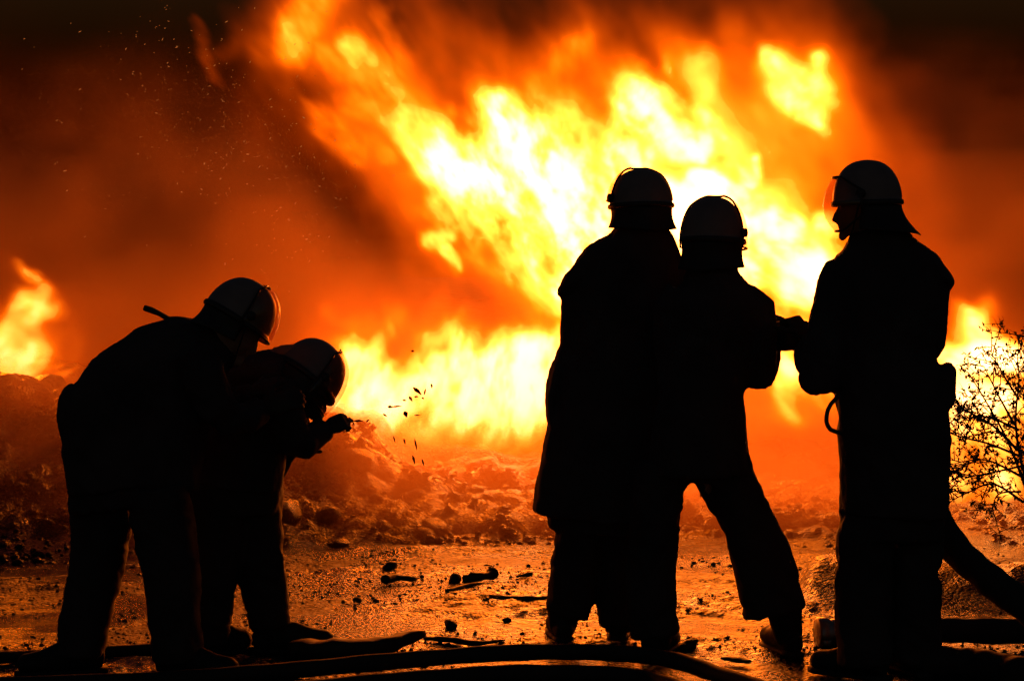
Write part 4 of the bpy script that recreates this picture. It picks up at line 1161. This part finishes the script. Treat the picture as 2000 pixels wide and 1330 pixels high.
# ---------------------------------------------------------------- bush
def make_bush():
    rnd = random.Random(11)
    base = Vector((2.72, 10.5, 0.0))
    root = empty('bush', base)
    tag(root, 'thin leafy bush with bare twigs in front of the fire on the right', 'bush')
    bark = plain_material('twig_bark', (0.03, 0.022, 0.016), 0.8)
    leafm = plain_material('dry_leaf', (0.045, 0.038, 0.014), 0.7, 0, 0.4)
    stems, twigs, leaves = Build(), Build(), []
    def twig(p, d, ln, r, depth):
        pts, n = [p], 6
        cur = d.normalized()
        for i in range(n):
            cur = (cur + Vector((rnd.gauss(0, .13), rnd.gauss(0, .13), rnd.gauss(0, .13)))).normalized()
            pts.append(pts[-1] + cur * ln / n)
        twigs.tube(pts, [r * (1 - .7 * i / n) for i in range(n + 1)], 4)
        for k in range(3):
            q = pts[rnd.randrange(1, n + 1)]
            for m in range(rnd.choice((1, 1, 2, 3))):
                leaves.append((q, Vector((rnd.gauss(0, 1), rnd.gauss(0, 1), rnd.gauss(-.3, .8))).normalized(), rnd.uniform(.005, .014)))
        if depth < 1:
            for k in range(4):
                twig(pts[rnd.randrange(1, n)], cur * .5 + Vector((rnd.uniform(-1.2, .7), rnd.gauss(0, .5), rnd.gauss(.1, .7))), ln * rnd.uniform(.35, .6), r * .6, depth + 1)
    lines = [  # (thickness, course of the branch in the picture)
        (.011, [(2120, 1290), (2050, 1080), (2002, 930), (1984, 830), (1990, 740), (1986, 690)]), (.0105, [(2115, 1280), (2060, 1020), (2012, 880), (2008, 770), (2004, 660)]),
        (.0102, [(2110, 1260), (2020, 1000), (1972, 870), (1932, 795), (1896, 735)]), (.008, [(1988, 880), (1940, 832), (1884, 800), (1852, 772)]), (.007, [(1990, 890), (1930, 866), (1872, 852), (1846, 836)]),
        (.007, [(1994, 930), (1925, 898), (1860, 906)]), (.007, [(1998, 980), (1940, 945), (1890, 962), (1858, 978)]), (.007, [(1982, 830), (1950, 772), (1922, 716)]), (.007, [(1990, 780), (1962, 736), (1936, 688)]),
        (.006, [(1994, 960), (1950, 965), (1936, 1002)]), (.008, [(1996, 860), (2030, 780), (2060, 700)]), (.007, [(1990, 840), (1930, 815), (1868, 818)]),
        (.006, [(1994, 910), (1950, 920), (1900, 930), (1870, 940)])]
    for r, ln in lines:
        Yb = 10.5 + rnd.uniform(-.25, .25)
        pts = spline([P(a_, b_, Yb + rnd.uniform(-.05, .05)) for a_, b_ in ln], 6)
        n = len(pts)
        (stems if r > .01 else twigs).tube(pts, [r * (1 - .8 * i / n) for i in range(n)], 6)
        for i in range(max(3, n // 4), n):
            if rnd.random() < .85:
                d = (pts[i] - pts[i - 1]).normalized()
                twig(pts[i], d * .6 + Vector((rnd.uniform(-1.0, .6), rnd.gauss(0, .5), rnd.gauss(.1, .7))), rnd.uniform(.07, .20), .0035, 0)
    link_mesh('stem', stems.raw('stem'), bark, root)
    tag(link_mesh('twigs', twigs.raw('twigs'), bark, root), kind='stuff')
    v, f = [], []
    for (q, d, s) in leaves:
        a = d.cross(Vector((.3, .5, .8))).normalized()
        nrm = a.cross(d)
        o = len(v)
        v += [q, q + d * s * .7 + a * s * .5 + nrm * s * .12, q + d * s * 1.2 + a * s * .35, q + d * s * 2.0, q + d * s * 1.2 - a * s * .38, q + d * s * .7 - a * s * .5 + nrm * s * .12, q + d * s * 1.0 - nrm * s * .15]
        f += [(o, o + 1, o + 6), (o + 1, o + 2, o + 6), (o + 2, o + 3, o + 6), (o + 3, o + 4, o + 6), (o + 4, o + 5, o + 6), (o + 5, o, o + 6)]
    lo = link_mesh('leaves', mesh_from('leaves', v, f), leafm, root)
    tag(lo, kind='stuff')
    print('leaves', len(leaves))
make_bush()

# ---------------------------------------------------------------- sparks carried up on the left
def make_sparks():
    m, nt, N, L = new_mat('spark_glow'); N.clear()
    out = N.new('ShaderNodeOutputMaterial'); em = N.new('ShaderNodeEmission')
    em.inputs['Color'].default_value = (1.0, 0.27, 0.06, 1); em.inputs['Strength'].default_value = 0.42
    L.new(em.outputs[0], out.inputs['Surface']); m.cycles.emission_sampling = 'NONE'
    rn = random.Random(3)
    v, f = [], []
    for k in range(420):
        t = rn.random()
        if rn.random() < .8:
            px, py = 300 + 330 * t + rn.gauss(0, 90), 120 + 330 * t + rn.gauss(0, 110)
        else:
            px, py = rn.uniform(40, 700), rn.uniform(0, 480)
        Yk = rn.uniform(12.5, 14.5)
        c = P(px, py, Yk); s = Yk / F_PX
        ln = rn.uniform(.8, 4.2 if rn.random() < .35 else 1.8) * s
        wd = rn.uniform(.45, 1.0) * s
        an = rn.gauss(-.35, .6)
        d = Vector((math.cos(an), rn.uniform(-.2, .2), -math.sin(an))); a = Vector((math.sin(an), 0, math.cos(an))); b_ = Vector((0, 1, 0))
        o = len(v)
        v += [c - d * ln, c + d * ln, c + a * wd, c - a * wd, c + b_ * wd, c - b_ * wd]
        f += [(o + i, o + j, o + k2) for i in (0, 1) for j, k2 in ((2, 4), (4, 3), (3, 5), (5, 2))]
    o = link_mesh('sparks', mesh_from('sparks', v, f), m)
    tag(o, kind='stuff')
make_sparks()
